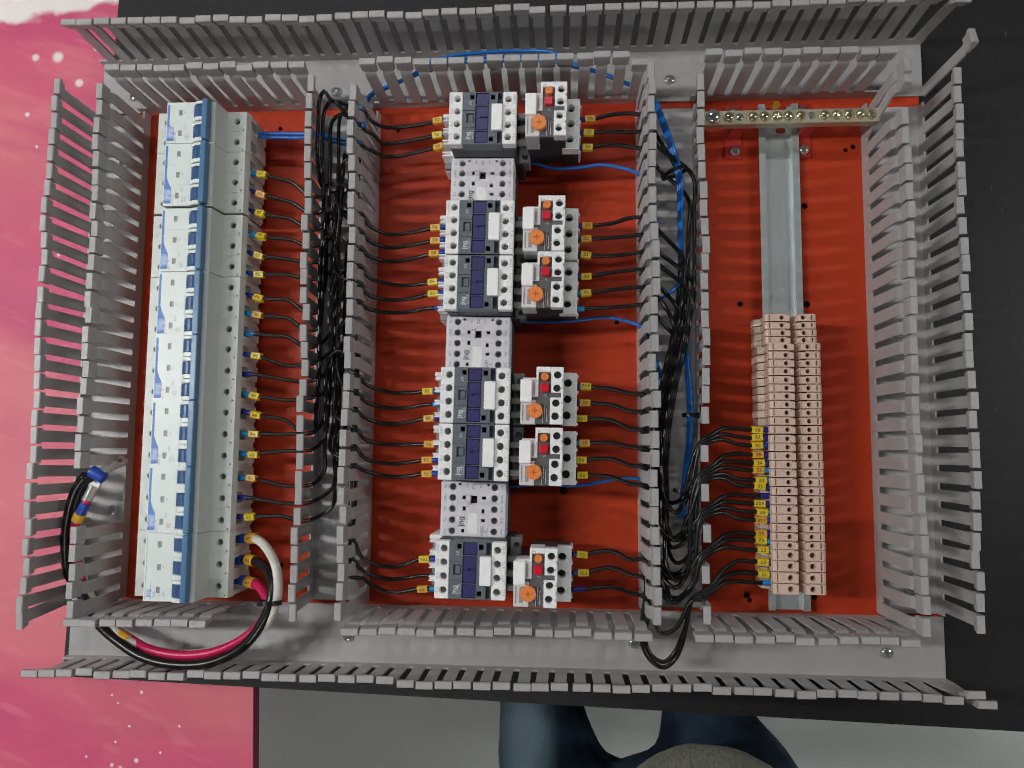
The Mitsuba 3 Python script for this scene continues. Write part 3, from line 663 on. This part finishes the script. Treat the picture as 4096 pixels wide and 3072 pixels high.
# ------------------------------------------------------------------ control wires
def ferrule_mesh():
    return trimesh.creation.revolve(np.array([[0, -4.6], [2.2, -4.6], [2.5, -3.8], [2.35, 0], [2.3, 4.4], [0, 4.4]]), sections=14)
FER = {c: mk(ferrule_mesh(), c, 40) for c in ('ferrule_blue', 'ferrule_navy', 'ferrule_sky')}
def marker_mesh(seed):
    rr = random.Random(seed)
    cs = CrossSection.square([5.0, 4.6], True).offset(0.35)
    m = Manifold.extrude(cs, 9.2, 4, rr.uniform(-6, 6)).translate([0, 0, -4.6])
    m = m - bx(-4, 4, -4, 4, -.25, .25).scale([1, 1, 1]) if False else m
    v, f = arr(m)
    return m
MRK = {c: [mk(marker_mesh(s), c, 30) for s in range(3)] for c in ('marker_yellow', 'marker_amber')}
CLIP = {}
def axis_frame(p, d):
    """local z along d, local y as far up (world z) as possible"""
    d = np.asarray(d, float); d /= np.linalg.norm(d)
    u = np.array([0, 0, 1.0]); u -= d * u.dot(d); u /= np.linalg.norm(u)
    r = np.cross(u, d)
    m = np.eye(4); m[:3, 0], m[:3, 1], m[:3, 2], m[:3, 3] = r, u, d, np.asarray(p) * MM
    return T(m.tolist())
def digits(s):
    if s not in CLIP:
        # read along the wire, on the marker's upper face (local y up, local z along the wire, local x across)
        v, f = text(s, 2.7, 0, 0, 0, 0, True, 0.12)
        w = np.stack([v[:, 1], v[:, 2] + 2.66, v[:, 0]], 1)
        m = trimesh.Trimesh(w, f, process=False)
        CLIP[s] = mk(m, 'print_dark', False)
    return CLIP[s]
def ends(k, ferr, mark, d, color, fc, digit, flip=False):
    """ferr, mark: points; d: direction from the marker to the terminal"""
    if ferr is not None: part(k, 'ferrule', FER[fc], axis_frame(ferr, d))
    if mark is not None:
        jit = np.array([0, random.gauss(0, .05), random.gauss(0, .05)])
        m_ = part(k, 'marker', random.choice(MRK[color]), axis_frame(mark, np.asarray(d) + jit) @ T().rotate([0, 0, 1], random.gauss(0, 7)))
        if digit: scene[m_ + '__digits'] = {**digits(digit), 'to_world': scene[m_]['to_world'] @ (T().rotate([0, 1, 0], 180) if flip else T())}

def slot(fingers, y, avoid=None):
    """the middle of the slot between two fingers nearest to y"""
    f = sorted(fingers)
    mids = [(a + b) / 2 for a, b in zip(f, f[1:])]
    return min(mids, key=lambda m: abs(m - y))

BW = [((-291.7, 258.3), (-282.6, 257.0), (-242.6, 244.4)), ((-291.6, 240.8), (-283.0, 237.7), (-242.6, 225.4)), ((-290.8, 221.8), (-282.9, 219.3), (-242.0, 209.7)), ((-289.9, 199.1), (-280.9, 197.2), (-241.4, 190.3)),
      ((-290.4, 181.2), (-282.6, 178.8), (-241.4, 171.6)), ((-290.3, 162.2), (-281.9, 161.0), (-240.9, 157.1)), ((-290.0, 141.0), (-281.6, 138.6), (-240.7, 133.3)), ((-290.0, 124.0), (-281.6, 122.8), (-241.3, 116.6)),
      ((-289.2, 105.3), None, (-240.7, 99.4)), ((-289.6, 85.6), (-281.3, 84.4), (-242.1, 73.1)), ((-290.1, 67.6), None, (-242.8, 60.1)), ((-289.9, 48.8), (-281.6, 47.1), (-242.2, 41.6)),
      ((-288.7, 32.2), (-279.8, 30.0), (-243.3, 23.6)), ((-289.7, 12.8), (-280.9, 12.3), (-242.8, 10.7)), ((-289.5, -5.9), (-280.7, -6.4), (-243.5, -4.4)), ((-289.8, -27.4), (-281.6, -27.9), (-243.5, -35.5)),
      ((-289.6, -45.4), None, (-243.6, -51.0)), ((-290.7, -62.8), (-282.0, -62.6), (-244.3, -62.5))]
KW = [([(-180.3, 306.2), (-171.1, 295.0), (-161.2, 295.3), (-144.9, 296.8)], (-113.2, 299.8)), ([(-179.8, 290.0), (-174.2, 283.3), (-164.4, 279.9), (-150.4, 282.0)], (-113.6, 286.3)), ([(-178.8, 271.6), (-172.7, 268.0), (-161.7, 267.4), (-138.6, 271.1)], (-112.2, 275.1)),
      ([(-178.9, 209.3), (-168.7, 197.6), (-155.4, 194.1), (-137.1, 196.8)], (-113.8, 199.6)), ([(-178.4, 190.2), (-169.5, 183.9), (-155.2, 181.9), (-136.8, 185.2)], (-113.6, 187.6)), ([(-178.0, 175.6), (-172.6, 170.2), (-154.9, 169.1), (-136.6, 172.4)], (-114.7, 175.6)),
      ([(-177.5, 158.9), (-161.9, 150.9), (-147.5, 147.2), (-133.8, 148.2)], (-115.2, 149.5)), ([(-174.9, 141.1), (-167.2, 135.1), (-153.0, 133.8), (-135.8, 135.7)], (-115.0, 138.8)), ([(-176.7, 127.8), (-166.9, 122.7), (-149.3, 122.0), (-129.9, 124.8)], None),
      ([(-172.8, 63.5), (-165.2, 54.9), (-151.1, 49.8), (-136.4, 49.9)], (-118.5, 50.9)), ([(-173.5, 48.3), (-167.1, 39.5), (-150.8, 35.8), (-133.9, 37.2)], None), ([(-175.3, 33.2), (-166.7, 25.2), (-152.7, 21.9), (-137.0, 23.6)], (-116.9, 26.9)),
      ([(-173.8, 17.1), (-164.0, 6.7), (-152.3, 3.6), (-136.6, 3.7)], (-116.0, 4.3)), ([(-172.3, 1.1), (-163.6, -9.7), (-149.7, -13.5), (-136.3, -12.3)], (-117.9, -9.8)), ([(-174.1, -12.8), (-166.7, -20.5), (-151.7, -24.6), (-136.0, -24.4)], (-117.7, -21.7)),
      ([(-171.4, -74.9), (-161.5, -95.5), (-149.9, -103.4), (-136.7, -101.0)], (-118.5, -95.7)), ([(-173.1, -90.6), (-164.6, -106.1), (-149.7, -113.6), (-130.9, -112.2)], None), ([(-177.0, -105.2), (-170.9, -112.6), (-163.9, -120.0), (-147.2, -125.6)], (-119.7, -121.3))]
KEND = [299.8, 286.3, 275.1, 199.6, 187.6, 175.6, 149.5, 138.8, 125.8, 50.9, 39.3, 26.9, 4.3, -9.8, -21.7, -95.7, -110.0, -121.3]
FCOL = ['ferrule_sky', 'ferrule_navy', 'ferrule_navy', 'ferrule_sky', 'ferrule_navy', 'ferrule_blue', 'ferrule_navy', 'ferrule_sky', 'ferrule_sky', 'ferrule_blue', 'ferrule_navy', 'ferrule_sky', 'ferrule_navy', 'ferrule_sky', 'ferrule_sky', 'ferrule_sky', 'ferrule_navy', 'ferrule_navy']
KFC = ['ferrule_navy'] * 3 + ['ferrule_blue'] * 6 + ['ferrule_blue', 'ferrule_sky', 'ferrule_navy'] + ['ferrule_blue'] * 5 + ['ferrule_sky']
KDIG = ['57', '56', '55', '54', '53', '52', '24', '51', '', '51', '', '58', '54', '51', '57', '541', '', '46']
BDIG = ['57', '56', '55', '54', '53', '52', '51', '50', '', '48', '', '46', '45', '44', '43', '42', '', '41']
WR = 1.72
for i in range(18):
    (fx, fy), mk_, (wx, wy) = BW[i]
    z0 = 37.0; sc_ = 0.9851
    fx, fy = fx * sc_, fy * sc_
    if mk_: mk_ = (mk_[0] * sc_, mk_[1] * sc_)
    ys = slot(A_LEFT, wy - 4)
    pts = [(-297, fy, 36), (fx, fy, z0)]
    m_ = mk_ or (fx + 9, fy - .5)
    pts += [(m_[0], m_[1], z0 + 1), (-266, (m_[1] * .55 + wy * .45) + 1.0, 36), (-250, wy + 1.5, 34.5), (-233, ys, 34)]
    rise = (46, 58, 72, 84, 96, 64)[i % 6]
    lane = -219 + (i % 6) * 3.6 + random.uniform(-.5, .5)
    zl = 12 + (i * 7 % 18) * 2.4
    K, km = KW[i]
    ey = slot(A_RIGHT, K[0][1] - 1)
    peak = min(304, max(ys + rise, ey + 30 + (i * 5 % 4) * 14))
    if i > 8: peak = max(peak, ys + 120 + (i % 5) * 30)
    if i < 2: peak = 318 - 6 * i; zl = 62 - 6 * i
    lane2 = -206 + (i * 3 % 7) * 2.9
    if i >= 15: lane2 = -187.0 + (i - 15) * .4
    pts += [(-222, ys + 2.0, 34), (lane - 2, ys + 14, (34 + zl) / 2), (lane, ys + 34, zl)]
    y = ys + 60
    while y < peak - 22:
        pts.append((lane + random.uniform(-1.2, 1.2), y, zl + random.uniform(-1.5, 1.5))); y += 34
    pts += [(lane + 2, peak - 6, zl + 3), ((lane + lane2) / 2, peak, zl + 5), (lane2 - 1, peak - 7, zl + 3)]
    y = peak - 34
    while y > ey + 34:
        pts.append((lane2 + random.uniform(-1.2, 1.2), y, min(zl + 2, 44))); y -= 36
    pts += [(lane2 + 4, ey + 13, 50), (-186, ey + 4, 55), (-178, ey, 56), (-171.5, K[1][1] + 1, 50)]
    pts += [(K[2][0], K[2][1], 40), (K[3][0], K[3][1], 37)]
    ke = (-118, KEND[i]) if km is None else km
    fer = (-108.8, KEND[i] + (KEND[i] - K[3][1]) * .12)
    pts += [(ke[0] - 5, ke[1] - .3, 40), (ke[0], ke[1], 41.5), (fer[0], fer[1], 42.5), (-102, fer[1] + .3, 43)]
    k = thing('control_wire', f'{nth(i, 18)} of the black wires leaving the breakers, {("blue" if FCOL[i] != "ferrule_sky" else "light blue")} sleeve, {"yellow" if mk_ else "no"} marker', 'wire', 'black wires from the breakers to the contactors')
    part(k, 'insulation', mk(tube(pts, WR), 'wire_black', True))
    d = np.array([fx - m_[0], fy - m_[1], -1.0])
    col = random.choice(['marker_yellow', 'marker_yellow', 'marker_amber'])
    ends(k, (fx, fy, z0), (m_[0], m_[1], z0 + 1) if mk_ else None, d, col, FCOL[i], BDIG[i], True)
    d = np.array([fer[0] - ke[0], fer[1] - ke[1], 1.0])
    ends(k, (fer[0], fer[1], 42.5), (ke[0], ke[1], 41.5) if km else None, d, random.choice(['marker_yellow', 'marker_amber', 'marker_yellow']), KFC[i], KDIG[i])

RW = [((25.4, 298.1), [(44.9, 301.8), (71.6, 303.5)]), ((24.2, 285.4), [(44.9, 286.1), (70.4, 284.4)]), ((23.1, 271.5), [(44.8, 274.0), (71.4, 272.9)]), ((22.5, 199.5), [(44.6, 201.5), (68.2, 205.2)]), ((21.9, 187.6), [(44.5, 188.5), (67.6, 188.2)]),
      ((21.4, 172.9), [(44.5, 172.1), (67.5, 171.9)]), ((21.9, 153.8), [(44.4, 157.0), (67.4, 157.9)]), ((21.4, 138.6), [(44.4, 141.3), (67.8, 141.7)]), (None, [(44.3, 125.7), (68.2, 125.6)]), ((21.3, 55.4), [(44.1, 53.6), (67.7, 49.5)]),
      ((20.8, 41.2), [(44.0, 39.6), (66.6, 33.8)]), ((18.1, 27.6), [(44.0, 26.1), (67.0, 18.6)]), ((20.2, 5.9), [(43.9, 6.6), (68.5, 3.1)]), ((17.5, -8.7), [(43.8, -7.4), (67.3, -13.0)]), ((18.6, -21.5), [(43.8, -22.9), (68.3, -29.0)]),
      ((18.1, -89.5), [(43.6, -85.9), (69.9, -94.4)]), ((19.1, -104.7), [(43.5, -100.1), (64.6, -104.9)]), (None, [(43.5, -116.3), (64.5, -120.0)])]
RYS = [298.1, 285.4, 271.5, 199.5, 187.6, 172.9, 153.8, 138.6, 124.4, 55.4, 41.2, 27.6, 5.9, -8.7, -21.5, -89.5, -104.7, -118.8]
TWP = [(170.7, 19.1), (170.5, 12.0), (170.4, 5.5), (170.8, -2.6), (171.7, -9.6), (171.0, -16.1), (173.0, -24.6), (171.8, -30.0), None, (171.5, -45.0), (173.5, -51.9), (172.3, -58.9), (172.1, -70.5), (171.9, -76.5), (173.4, -84.3), (173.1, -94.3), (173.5, -104.3), None]
TYS = [19.1, 12.0, 5.5, -2.6, -9.6, -16.1, -24.6, -31.0, -38.1, -45.0, -51.9, -58.9, -70.0, -77.0, -84.6, -94.3, -104.3, -112.2]
TDIG = ['38', '37', '36', '35', '34', '33', '32', '31', '', '219', '28', '217', '25', '24', '23', '22', '21', '']
RDIG = ['36', '35', '34', '33', '32', '31', '32', '31', '', '219', '28', '217', '25', '24', '21', '23', '211', '']
TFC = ['ferrule_navy', 'ferrule_navy', 'ferrule_blue', 'ferrule_navy', 'ferrule_navy', 'ferrule_sky', 'ferrule_sky', 'ferrule_navy', 'ferrule_navy', 'ferrule_navy', 'ferrule_sky', 'ferrule_blue', 'ferrule_navy', 'ferrule_sky', 'ferrule_sky', 'ferrule_blue', 'ferrule_blue', 'ferrule_sky']
RFC = ['ferrule_navy', 'ferrule_navy', 'ferrule_navy', 'ferrule_navy', 'ferrule_navy', 'ferrule_navy', 'ferrule_blue', 'ferrule_sky', 'ferrule_sky', 'ferrule_blue', 'ferrule_navy', 'ferrule_sky', 'ferrule_sky', 'ferrule_blue', 'ferrule_navy', 'ferrule_navy', 'ferrule_blue', 'ferrule_navy']
GAPS = [10.0, -19.0, -50.0, -83.0, -115.0]
GRP = [0, 0, 0, 1, 1, 1, 1, 1, 2, 2, 2, 2, 3, 3, 3, 4, 4, 4]
lanex = lambda y: float(np.interp(y, [-60, -20, 20, 60, 100, 150, 230, 300, 330], [86, 86, 89, 96, 106, 114, 116, 107, 100]))
for i in range(18):
    rm, (p1, p2) = RW[i]
    fy = RYS[i]
    rm_ = rm or (21.5, fy + .3)
    rx = 15.4
    ys = slot(C_LEFT, p2[1])
    g = GRP[i]; gi = i - GRP.index(g); gn = GRP.count(g)
    ex = GAPS[g] - 4.0 + (gn / 2 - gi) * 2.6
    pts = [(8, fy, 42), (rx, fy, 42), (rm_[0], rm_[1], 42), (p1[0], p1[1], 42.5), (60, p2[1] * .6 + ys * .4 + .4, 42), (71, ys, 42)]
    off = ((i * 5) % 7 - 3) * 2.5
    zl = 10 + (i * 5 % 9) * 4.4
    ty = TYS[i] * .9836
    tm = (TWP[i][0] * .9836, TWP[i][1] * .9836) if TWP[i] else (168, ty)
    if i >= 15:
        s_ = (i - 15)
        if i == 17: loop = [(76, ys - 12, 58), (82.6, -149.7, 60), (92.7, -146.5, 61), (100.9, -135.3, 60), (107, -124, 56)]
        else: loop = [(72 + 2 * s_, ys - 22, 45), (68.4 + 3.2 * s_, -161, 42), (75.5 + 2.2 * s_, -176 + 2.5 * s_, 43), (86.5, -181.5 + 4.5 * s_, 44), (95.5, -175 + 6 * s_, 44), (101.5, -160 + 6 * s_, 48), (104.5, -146, 50), (108.5 + s_, -124, 52)]
        pts += loop
    elif i >= 9:
        bot = max(-126, ex - 26 - (i * 2 % 3) * 14)
        pts += [(78, ys - 4, 40), (84 + off * .5, ys - 16, (40 + zl) / 2)]
        y = ys - 44
        while y > bot + 30: pts.append((87 + off, y, zl)); y -= 32
        pts += [(89 + off * .8, bot + 8, zl + 6), (96 + off * .4, bot, zl + 12), (105, bot + 4, 42), (112, bot + 15, 47)]
    else:
        bot = max(-126, min(-45, ex - 30 - (i * 3 % 5) * 17))
        pts += [(78, ys - 2, 40), (87, ys - 12, (40 + zl) / 2)]
        y = ys - 38
        while y > bot + 26:
            pts.append((min(119, max(78, lanex(y) + off * .9) - (zl - 25) * .1), y, zl + random.uniform(-1, 1))); y -= 32
        pts += [(88 + off * .6, bot + 9, zl + 8), (95, bot, zl + 14), (103.5, bot + 5, 44), (110 + off * .4, bot + 18, 46), (112 + off * .4, max(bot + 20, ex - 28), 47)]
    pts += [(118, ex - 3, 49), (126, ex + 3, 49), (138, (ex + tm[1]) / 2 + 5, 45), (151, tm[1] + .8, 43), (160, tm[1], 42), (tm[0], tm[1], 41.5), (174, ty, 41), (183, ty, 41)]
    k = thing('terminal_wire', f'{nth(i, 18)} of the black wires entering the terminal blocks, {"with" if TWP[i] else "without"} a yellow marker', 'wire', 'black wires from the overload relays to the terminal blocks')
    part(k, 'insulation', mk(tube(pts, WR + .12), 'wire_black', True))
    ends(k, (rx, fy, 42), (rm_[0], rm_[1], 42) if rm else None, (-1, (fy - rm_[1]) * .15, 0), random.choice(['marker_yellow', 'marker_amber', 'marker_yellow']), RFC[i], RDIG[i], True)
    ends(k, (174.4, ty, 41), (tm[0], tm[1], 41.5) if TWP[i] else None, (1, (ty - tm[1]) * .1, -.04), random.choice(['marker_yellow', 'marker_amber']), TFC[i], TDIG[i])

def wire(name, label, cat, pts, r, mat, group=None):
    k = thing(name, label, cat, group)
    part(k, 'insulation', mk(tube(pts, r), mat, True))
    return k
BR = 1.5
for j in range(2):
    o = 1.9 * (j - .5) * 2
    wire('blue_wire', ('upper' if j else 'lower') + ' of the two blue wires leaving the topmost breaker', 'wire', [(-302, 296 + o * 1.4, 26), (-293, 296 + o, 27), (-266, 294.9 + o, 28), (-244, 293.9 + o, 29), (-232, slot(A_LEFT, 293) + o * .5, 30), (-218, 291.6 + o, 24), (-204, 291 + o, 18), (-194, 293 + o, 22), (-188, 296, 45 + 3 * j), (-182, 300 + j, 62)], BR, 'wire_blue')
for j in range(3):
    a, b = j * 2.0 - 3, (j % 3) * 3.2
    wire('blue_wire', f'blue wire arching through the top duct over the contactors, strand {("nearest the contactors", "second from the contactors", "nearest the outer wall")[j]}', 'wire',
         [(-200, 285 - 4 * j, 8 + b), (-196, 318, 10 + b), (-184, 340, 12 + b * .5), (-166, 341, 24 + b * .5), (-151, 338.5 + a * .3, 41), (-136, 339 + a * .3, 51), (-119, 343 + a, 57 + b), (-97, 351 + a, 53 + b), (-63, 357 + a * 1.4, 46 + b), (-34, 359 + a * 1.4, 43 + b), (-9, 354 + a * 1.3, 48 + b),
          (12, 344 + a * .7, 53), (28, 339.5 + a * .3, 51), (44, 338 + a * .3, 42), (58, 337.5 + a * .3, 31), (72, 338 + a * .4, 18), (84, 330, 12 + b), (92 + a * .5, 305, 22 + b), (98 + a * .6, 280, 30 + b), (106 + a * .6, 252, 28 + b), (108 + a * .5, 226, 24 + b), (110 + a * .5, 190, 12), (111 + a * .4, 130, 5 + b * .5), (114.5 + a * .4, 80, 8 + b), (116 + a * .4, 40, 14 + b), (116 + a * .5, 8, 8 + b * .5), (114 + a * .8, -20, 5), (110 + a, -60, 4.2)], BR, 'wire_blue', 'blue wires in the top duct')
RB = [[(-50, 264, 27), (-38.7, 264.0, 30), (-22.6, 262.0, 30), (-8.9, 257.4, 31), (17.2, 257.0, 33), (36.3, 258.8, 34), (50.9, 256.2, 34), (68.8, 250.1, 34), (78, 244, 28), (84, 222, 22), (88.5, 196, 18), (86, 176, 14), (80, 164, 10)],
      [(-52, 115.3, 27), (-40.4, 115.3, 30), (-10.6, 115.0, 30), (13.9, 116.2, 30), (39.3, 118.3, 33), (55.8, 115.4, 34), (70.6, 109.8, 34), (79, 102, 22), (86, 84, 12), (92, 60, 8)],
      [(-56, -32.4, 27), (-44.3, -32.4, 30), (-15.6, -30.5, 30), (11.8, -31.3, 30), (31.7, -28.5, 27), (48.2, -25.4, 25), (66.8, -24.8, 26), (80, -32, 18), (88, -52, 10)]]
for j, p in enumerate(RB):
    wire('blue_wire', ('single blue wire crossing the red plate below the topmost overload relay', 'single blue wire crossing the red plate below the third overload relay', 'single blue wire crossing the red plate below the fifth overload relay')[j], 'wire', p, BR, 'wire_blue')
wire('blue_wire', 'short blue wire end crossing the relay duct half way down', 'wire', [(80, 132, 14), (90.8, 138.3, 20), (100.5, 144.0, 30), (106, 150, 33)], BR, 'wire_blue')
wire('blue_wire', 'blue wire running down the breaker duct wall by the contactors', 'wire', [(-186, 296, 60), (-180, 292.5, 62), (-177, 291, 60), (-183, 286, 50), (-192, 270, 20)], BR, 'wire_blue')

# cable ties
def tie(label, c, d, r, w=3.2):
    k = thing('cable_tie', label, 'cable tie')
    ring = trimesh.creation.revolve(np.array([[r, -w / 2], [r + 1.2, -w / 2], [r + 1.2, w / 2], [r, w / 2], [r, -w / 2]]), sections=24)
    part(k, 'strap', mk(ring, 'wire_black', 30), axis_frame(c, d))
    part(k, 'head', mk(bx(r - .4, r + 4.6, -2.6, 2.6, -2.6, 2.6, .5) - bx(r + .6, r + 2.4, -1.6, 1.6, -4, 4), 'wire_black', 30), axis_frame(c, d) @ T().rotate([0, 0, 1], 200))
tie('black cable tie around the thick cable loop at the lower left', (-247.5, -132, 61), (0.05, -1, .1), 8.5, 4.0)
tie('black cable tie around the wires at the top of the relay duct', (103, 251, 34), (.35, -1, 0), 9.5)
tie('black cable tie around the wires near the foot of the relay duct', (103, -36, 42), (.4, 1, 0), 6.5)
tie('black cable tie around the blue wires by the terminal blocks', (115.5, 32, 20), (0, 1, 0), 6.5)
tie('black cable tie around the bundle at the top of the breaker duct', (-207, 240, 34), (0, 1, 0), 12.0)

# ------------------------------------------------------------------ thick supply cables at the lower left
def cable(label, pts, mat, r=3.9):
    k = thing('supply_cable', label, 'cable')
    part(k, 'insulation', mk(tube(pts, r, 14), mat, True))
    return k
FERB = mk(trimesh.creation.revolve(np.array([[0, -6], [4.1, -6], [4.4, -4.5], [4.2, 5.6], [0, 5.6]]), sections=18), 'ferrule_blue', 40)
MKB = mk(trimesh.creation.revolve(np.array([[4.0, -4.6], [4.9, -4.6], [4.9, 4.6], [4.0, 4.6], [4.0, -4.6]]), sections=20), 'marker_amber', 40)
def bigmark(k, p, d, s):
    m_ = part(k, 'marker', MKB, axis_frame(p, d))
    if s:
        v, f = text(s, 4.4, 0, 0, 0, 0, True, .25)
        w = np.stack([-v[:, 0], v[:, 2] + 4.72, v[:, 1]], 1)
        m = trimesh.Trimesh(w, f, process=False); m.invert() if False else None
        scene[m_ + '__digits'] = {**mk(m, 'print_dark', False), 'to_world': scene[m_]['to_world']}
CW = cable('thick white supply cable curving down from the lowest breaker', [(-298, -82.4, 28), (-287.3, -82.0, 29), (-277.5, -81.3, 32), (-266, -83.5, 40), (-254, -91, 50), (-245.5, -100, 58), (-241.5, -112, 61), (-241.5, -127, 61), (-250, -148, 58), (-280, -170, 44), (-314, -181.0, 38), (-352, -183.5, 33), (-384, -175.0, 34), (-398, -167.5, 32), (-414, -159.5, 22), (-436, -143, 12), (-448, -125, 9), (-454, -105, 8), (-455, -85, 8)], 'cable_white')
part(CW, 'ferrule', FERB, axis_frame((-288.5, -82, 29), (-1, 0, -.1))); bigmark(CW, (-277.6, -81.4, 32), (-1, -.02, -.3), '3'); bigmark(CW, (-392, -170.8, 33.3), (1, -.6, .1), '')
CR = cable('thick red supply cable from the lowest breaker pole to a lug', [(-298, -119, 26), (-287.5, -119.2, 28), (-277.7, -120.6, 31), (-266, -122.5, 40), (-257, -128, 49), (-251.5, -137, 54), (-259.8, -152.5, 53), (-277.4, -166.8, 50), (-304.7, -178.6, 46), (-335.1, -182.2, 43), (-365.9, -178.8, 38), (-392.8, -172.0, 26), (-421.7, -162, 14), (-444, -135, 12), (-449.0, -106.7, 18), (-445.5, -85, 30), (-437.5, -69.1, 41), (-432.9, -63.2, 44), (-426.9, -54.1, 47), (-424.0, -48, 47)], 'cable_red')
part(CR, 'ferrule', FERB, axis_frame((-288.5, -119.2, 28), (-1, 0, -.1))); bigmark(CR, (-277.7, -120.6, 31), (-1, .15, -.4), '1'); bigmark(CR, (-432.9, -63.2, 44.2), (1, 1.5, .5), '')
part(CR, 'lug_sleeve', FERB, axis_frame((-427.6, -55.2, 47), (1, 1.5, .2)))
LUG = mk((cyl(0, 0, -2, 12, 4.3, 16) + bx(-5, 5, -1.5, 1.5, 10, 24, .6)) - Manifold.cylinder(10, 2.4, 2.4, 14).rotate([90, 0, 0]).translate([0, 5, 18]), 'lug_tin', 35)
part(CR, 'lug', LUG, axis_frame((-424.6, -47.6, 46.5), (-.05 + .5, 1.3, -.35)))
CB = cable('thick black supply cable looping from the lowest breaker into the left duct', [(-298, -100.6, 29), (-287.7, -100.8, 31), (-276.8, -100.6, 34), (-264, -102.8, 42), (-253.9, -108.3, 50), (-247.5, -118.5, 57), (-247.3, -131.6, 61), (-254.0, -148.2, 60), (-272.3, -170.6, 56), (-302.3, -185.6, 51), (-337.4, -189.2, 47), (-368.1, -184.6, 43), (-393.9, -173.2, 38), (-418.0, -160.0, 30), (-442.0, -136.9, 20), (-457.0, -118.2, 18), (-457.5, -94.9, 24), (-450.3, -65.5, 34), (-438.7, -38.9, 42), (-429, -26, 44)], 'wire_black', 4.2)
part(CB, 'ferrule', FERB, axis_frame((-288.5, -100.8, 31), (-1, 0, -.1))); bigmark(CB, (-277.2, -100.6, 34), (-1, .1, -.4), '2')
CE = cable('black cable in the left duct ending in a blue sleeved lug', [(-424, -158, 8), (-446, -136, 10), (-453.5, -110, 16), (-453, -80, 26), (-444, -55, 34), (-434, -38, 40), (-424, -28, 44), (-417, -24, 45)], 'wire_black', 4.0)
part(CE, 'lug_sleeve', mk(trimesh.creation.revolve(np.array([[0, -7], [5.2, -7], [5.6, -4.5], [5.4, 6.6], [0, 6.6]]), sections=18), 'ferrule_blue', 40), axis_frame((-417, -25.5, 45), (.9, -.55, -.1)))
part(CE, 'lug', LUG, axis_frame((-414, -22.5, 42), (.45, .65, -1.1)))

# ------------------------------------------------------------------ the person whose lap shows at the bottom
def chain(segs, res):
    m = None
    for a, ra, b, rb in segs:
        s = Manifold.hull(Manifold.sphere(ra, 20).translate(list(a)) + Manifold.sphere(rb, 20).translate(list(b)))
        m = s if m is None else m + s
    m = m.refine_to_length(res)
    v, f = arr(m)
    t = trimesh.Trimesh(v, f, process=True)
    trimesh.smoothing.filter_taubin(t, iterations=25)
    return t
def fold(t, amp, freq, seed):
    n = t.vertex_normals
    q = t.vertices * freq
    t.vertices = t.vertices + n * ((meshkit.fbm(q, 3, seed) - .5) * 2 * amp)[:, None]
    return t
pe = thing('person', 'person in blue jeans and a pale olive shirt sitting at the table edge', 'person')
LH, RH = (0, -436, -272), (205, -408, -238)
jean = chain([(LH, 76, (-27, -330, -312), 51), ((-27, -330, -312), 51, (-38, -90, -335), 50), (RH, 82, (178, -328, -312), 51), ((178, -328, -312), 51, (196, -80, -335), 52),
              (LH, 70, (80, -462, -268), 74), ((80, -462, -268), 74, RH, 76), (LH, 80, (70, -560, -230), 120), (RH, 85, (180, -560, -220), 125), ((70, -560, -230), 120, (180, -560, -220), 125),
              ((-38, -90, -335), 49, (-42, -70, -690), 40), ((196, -80, -335), 50, (206, -60, -690), 40)], 16)
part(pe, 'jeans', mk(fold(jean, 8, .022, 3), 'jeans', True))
sh = chain([((150, -410, -85), 116, (140, -520, 60), 130), ((140, -520, 60), 130, (130, -560, 260), 140), ((70, -520, -90), 100, (225, -510, -90), 100)], 20)
part(pe, 'shirt', mk(fold(sh, 6, .025, 5), 'shirt', True))
for x in (-42, 206):
    part(pe, 'shoe', mk(chain([((x, -60, -745), 36, (x, 90, -752), 28)], 14), 'shoe', True))
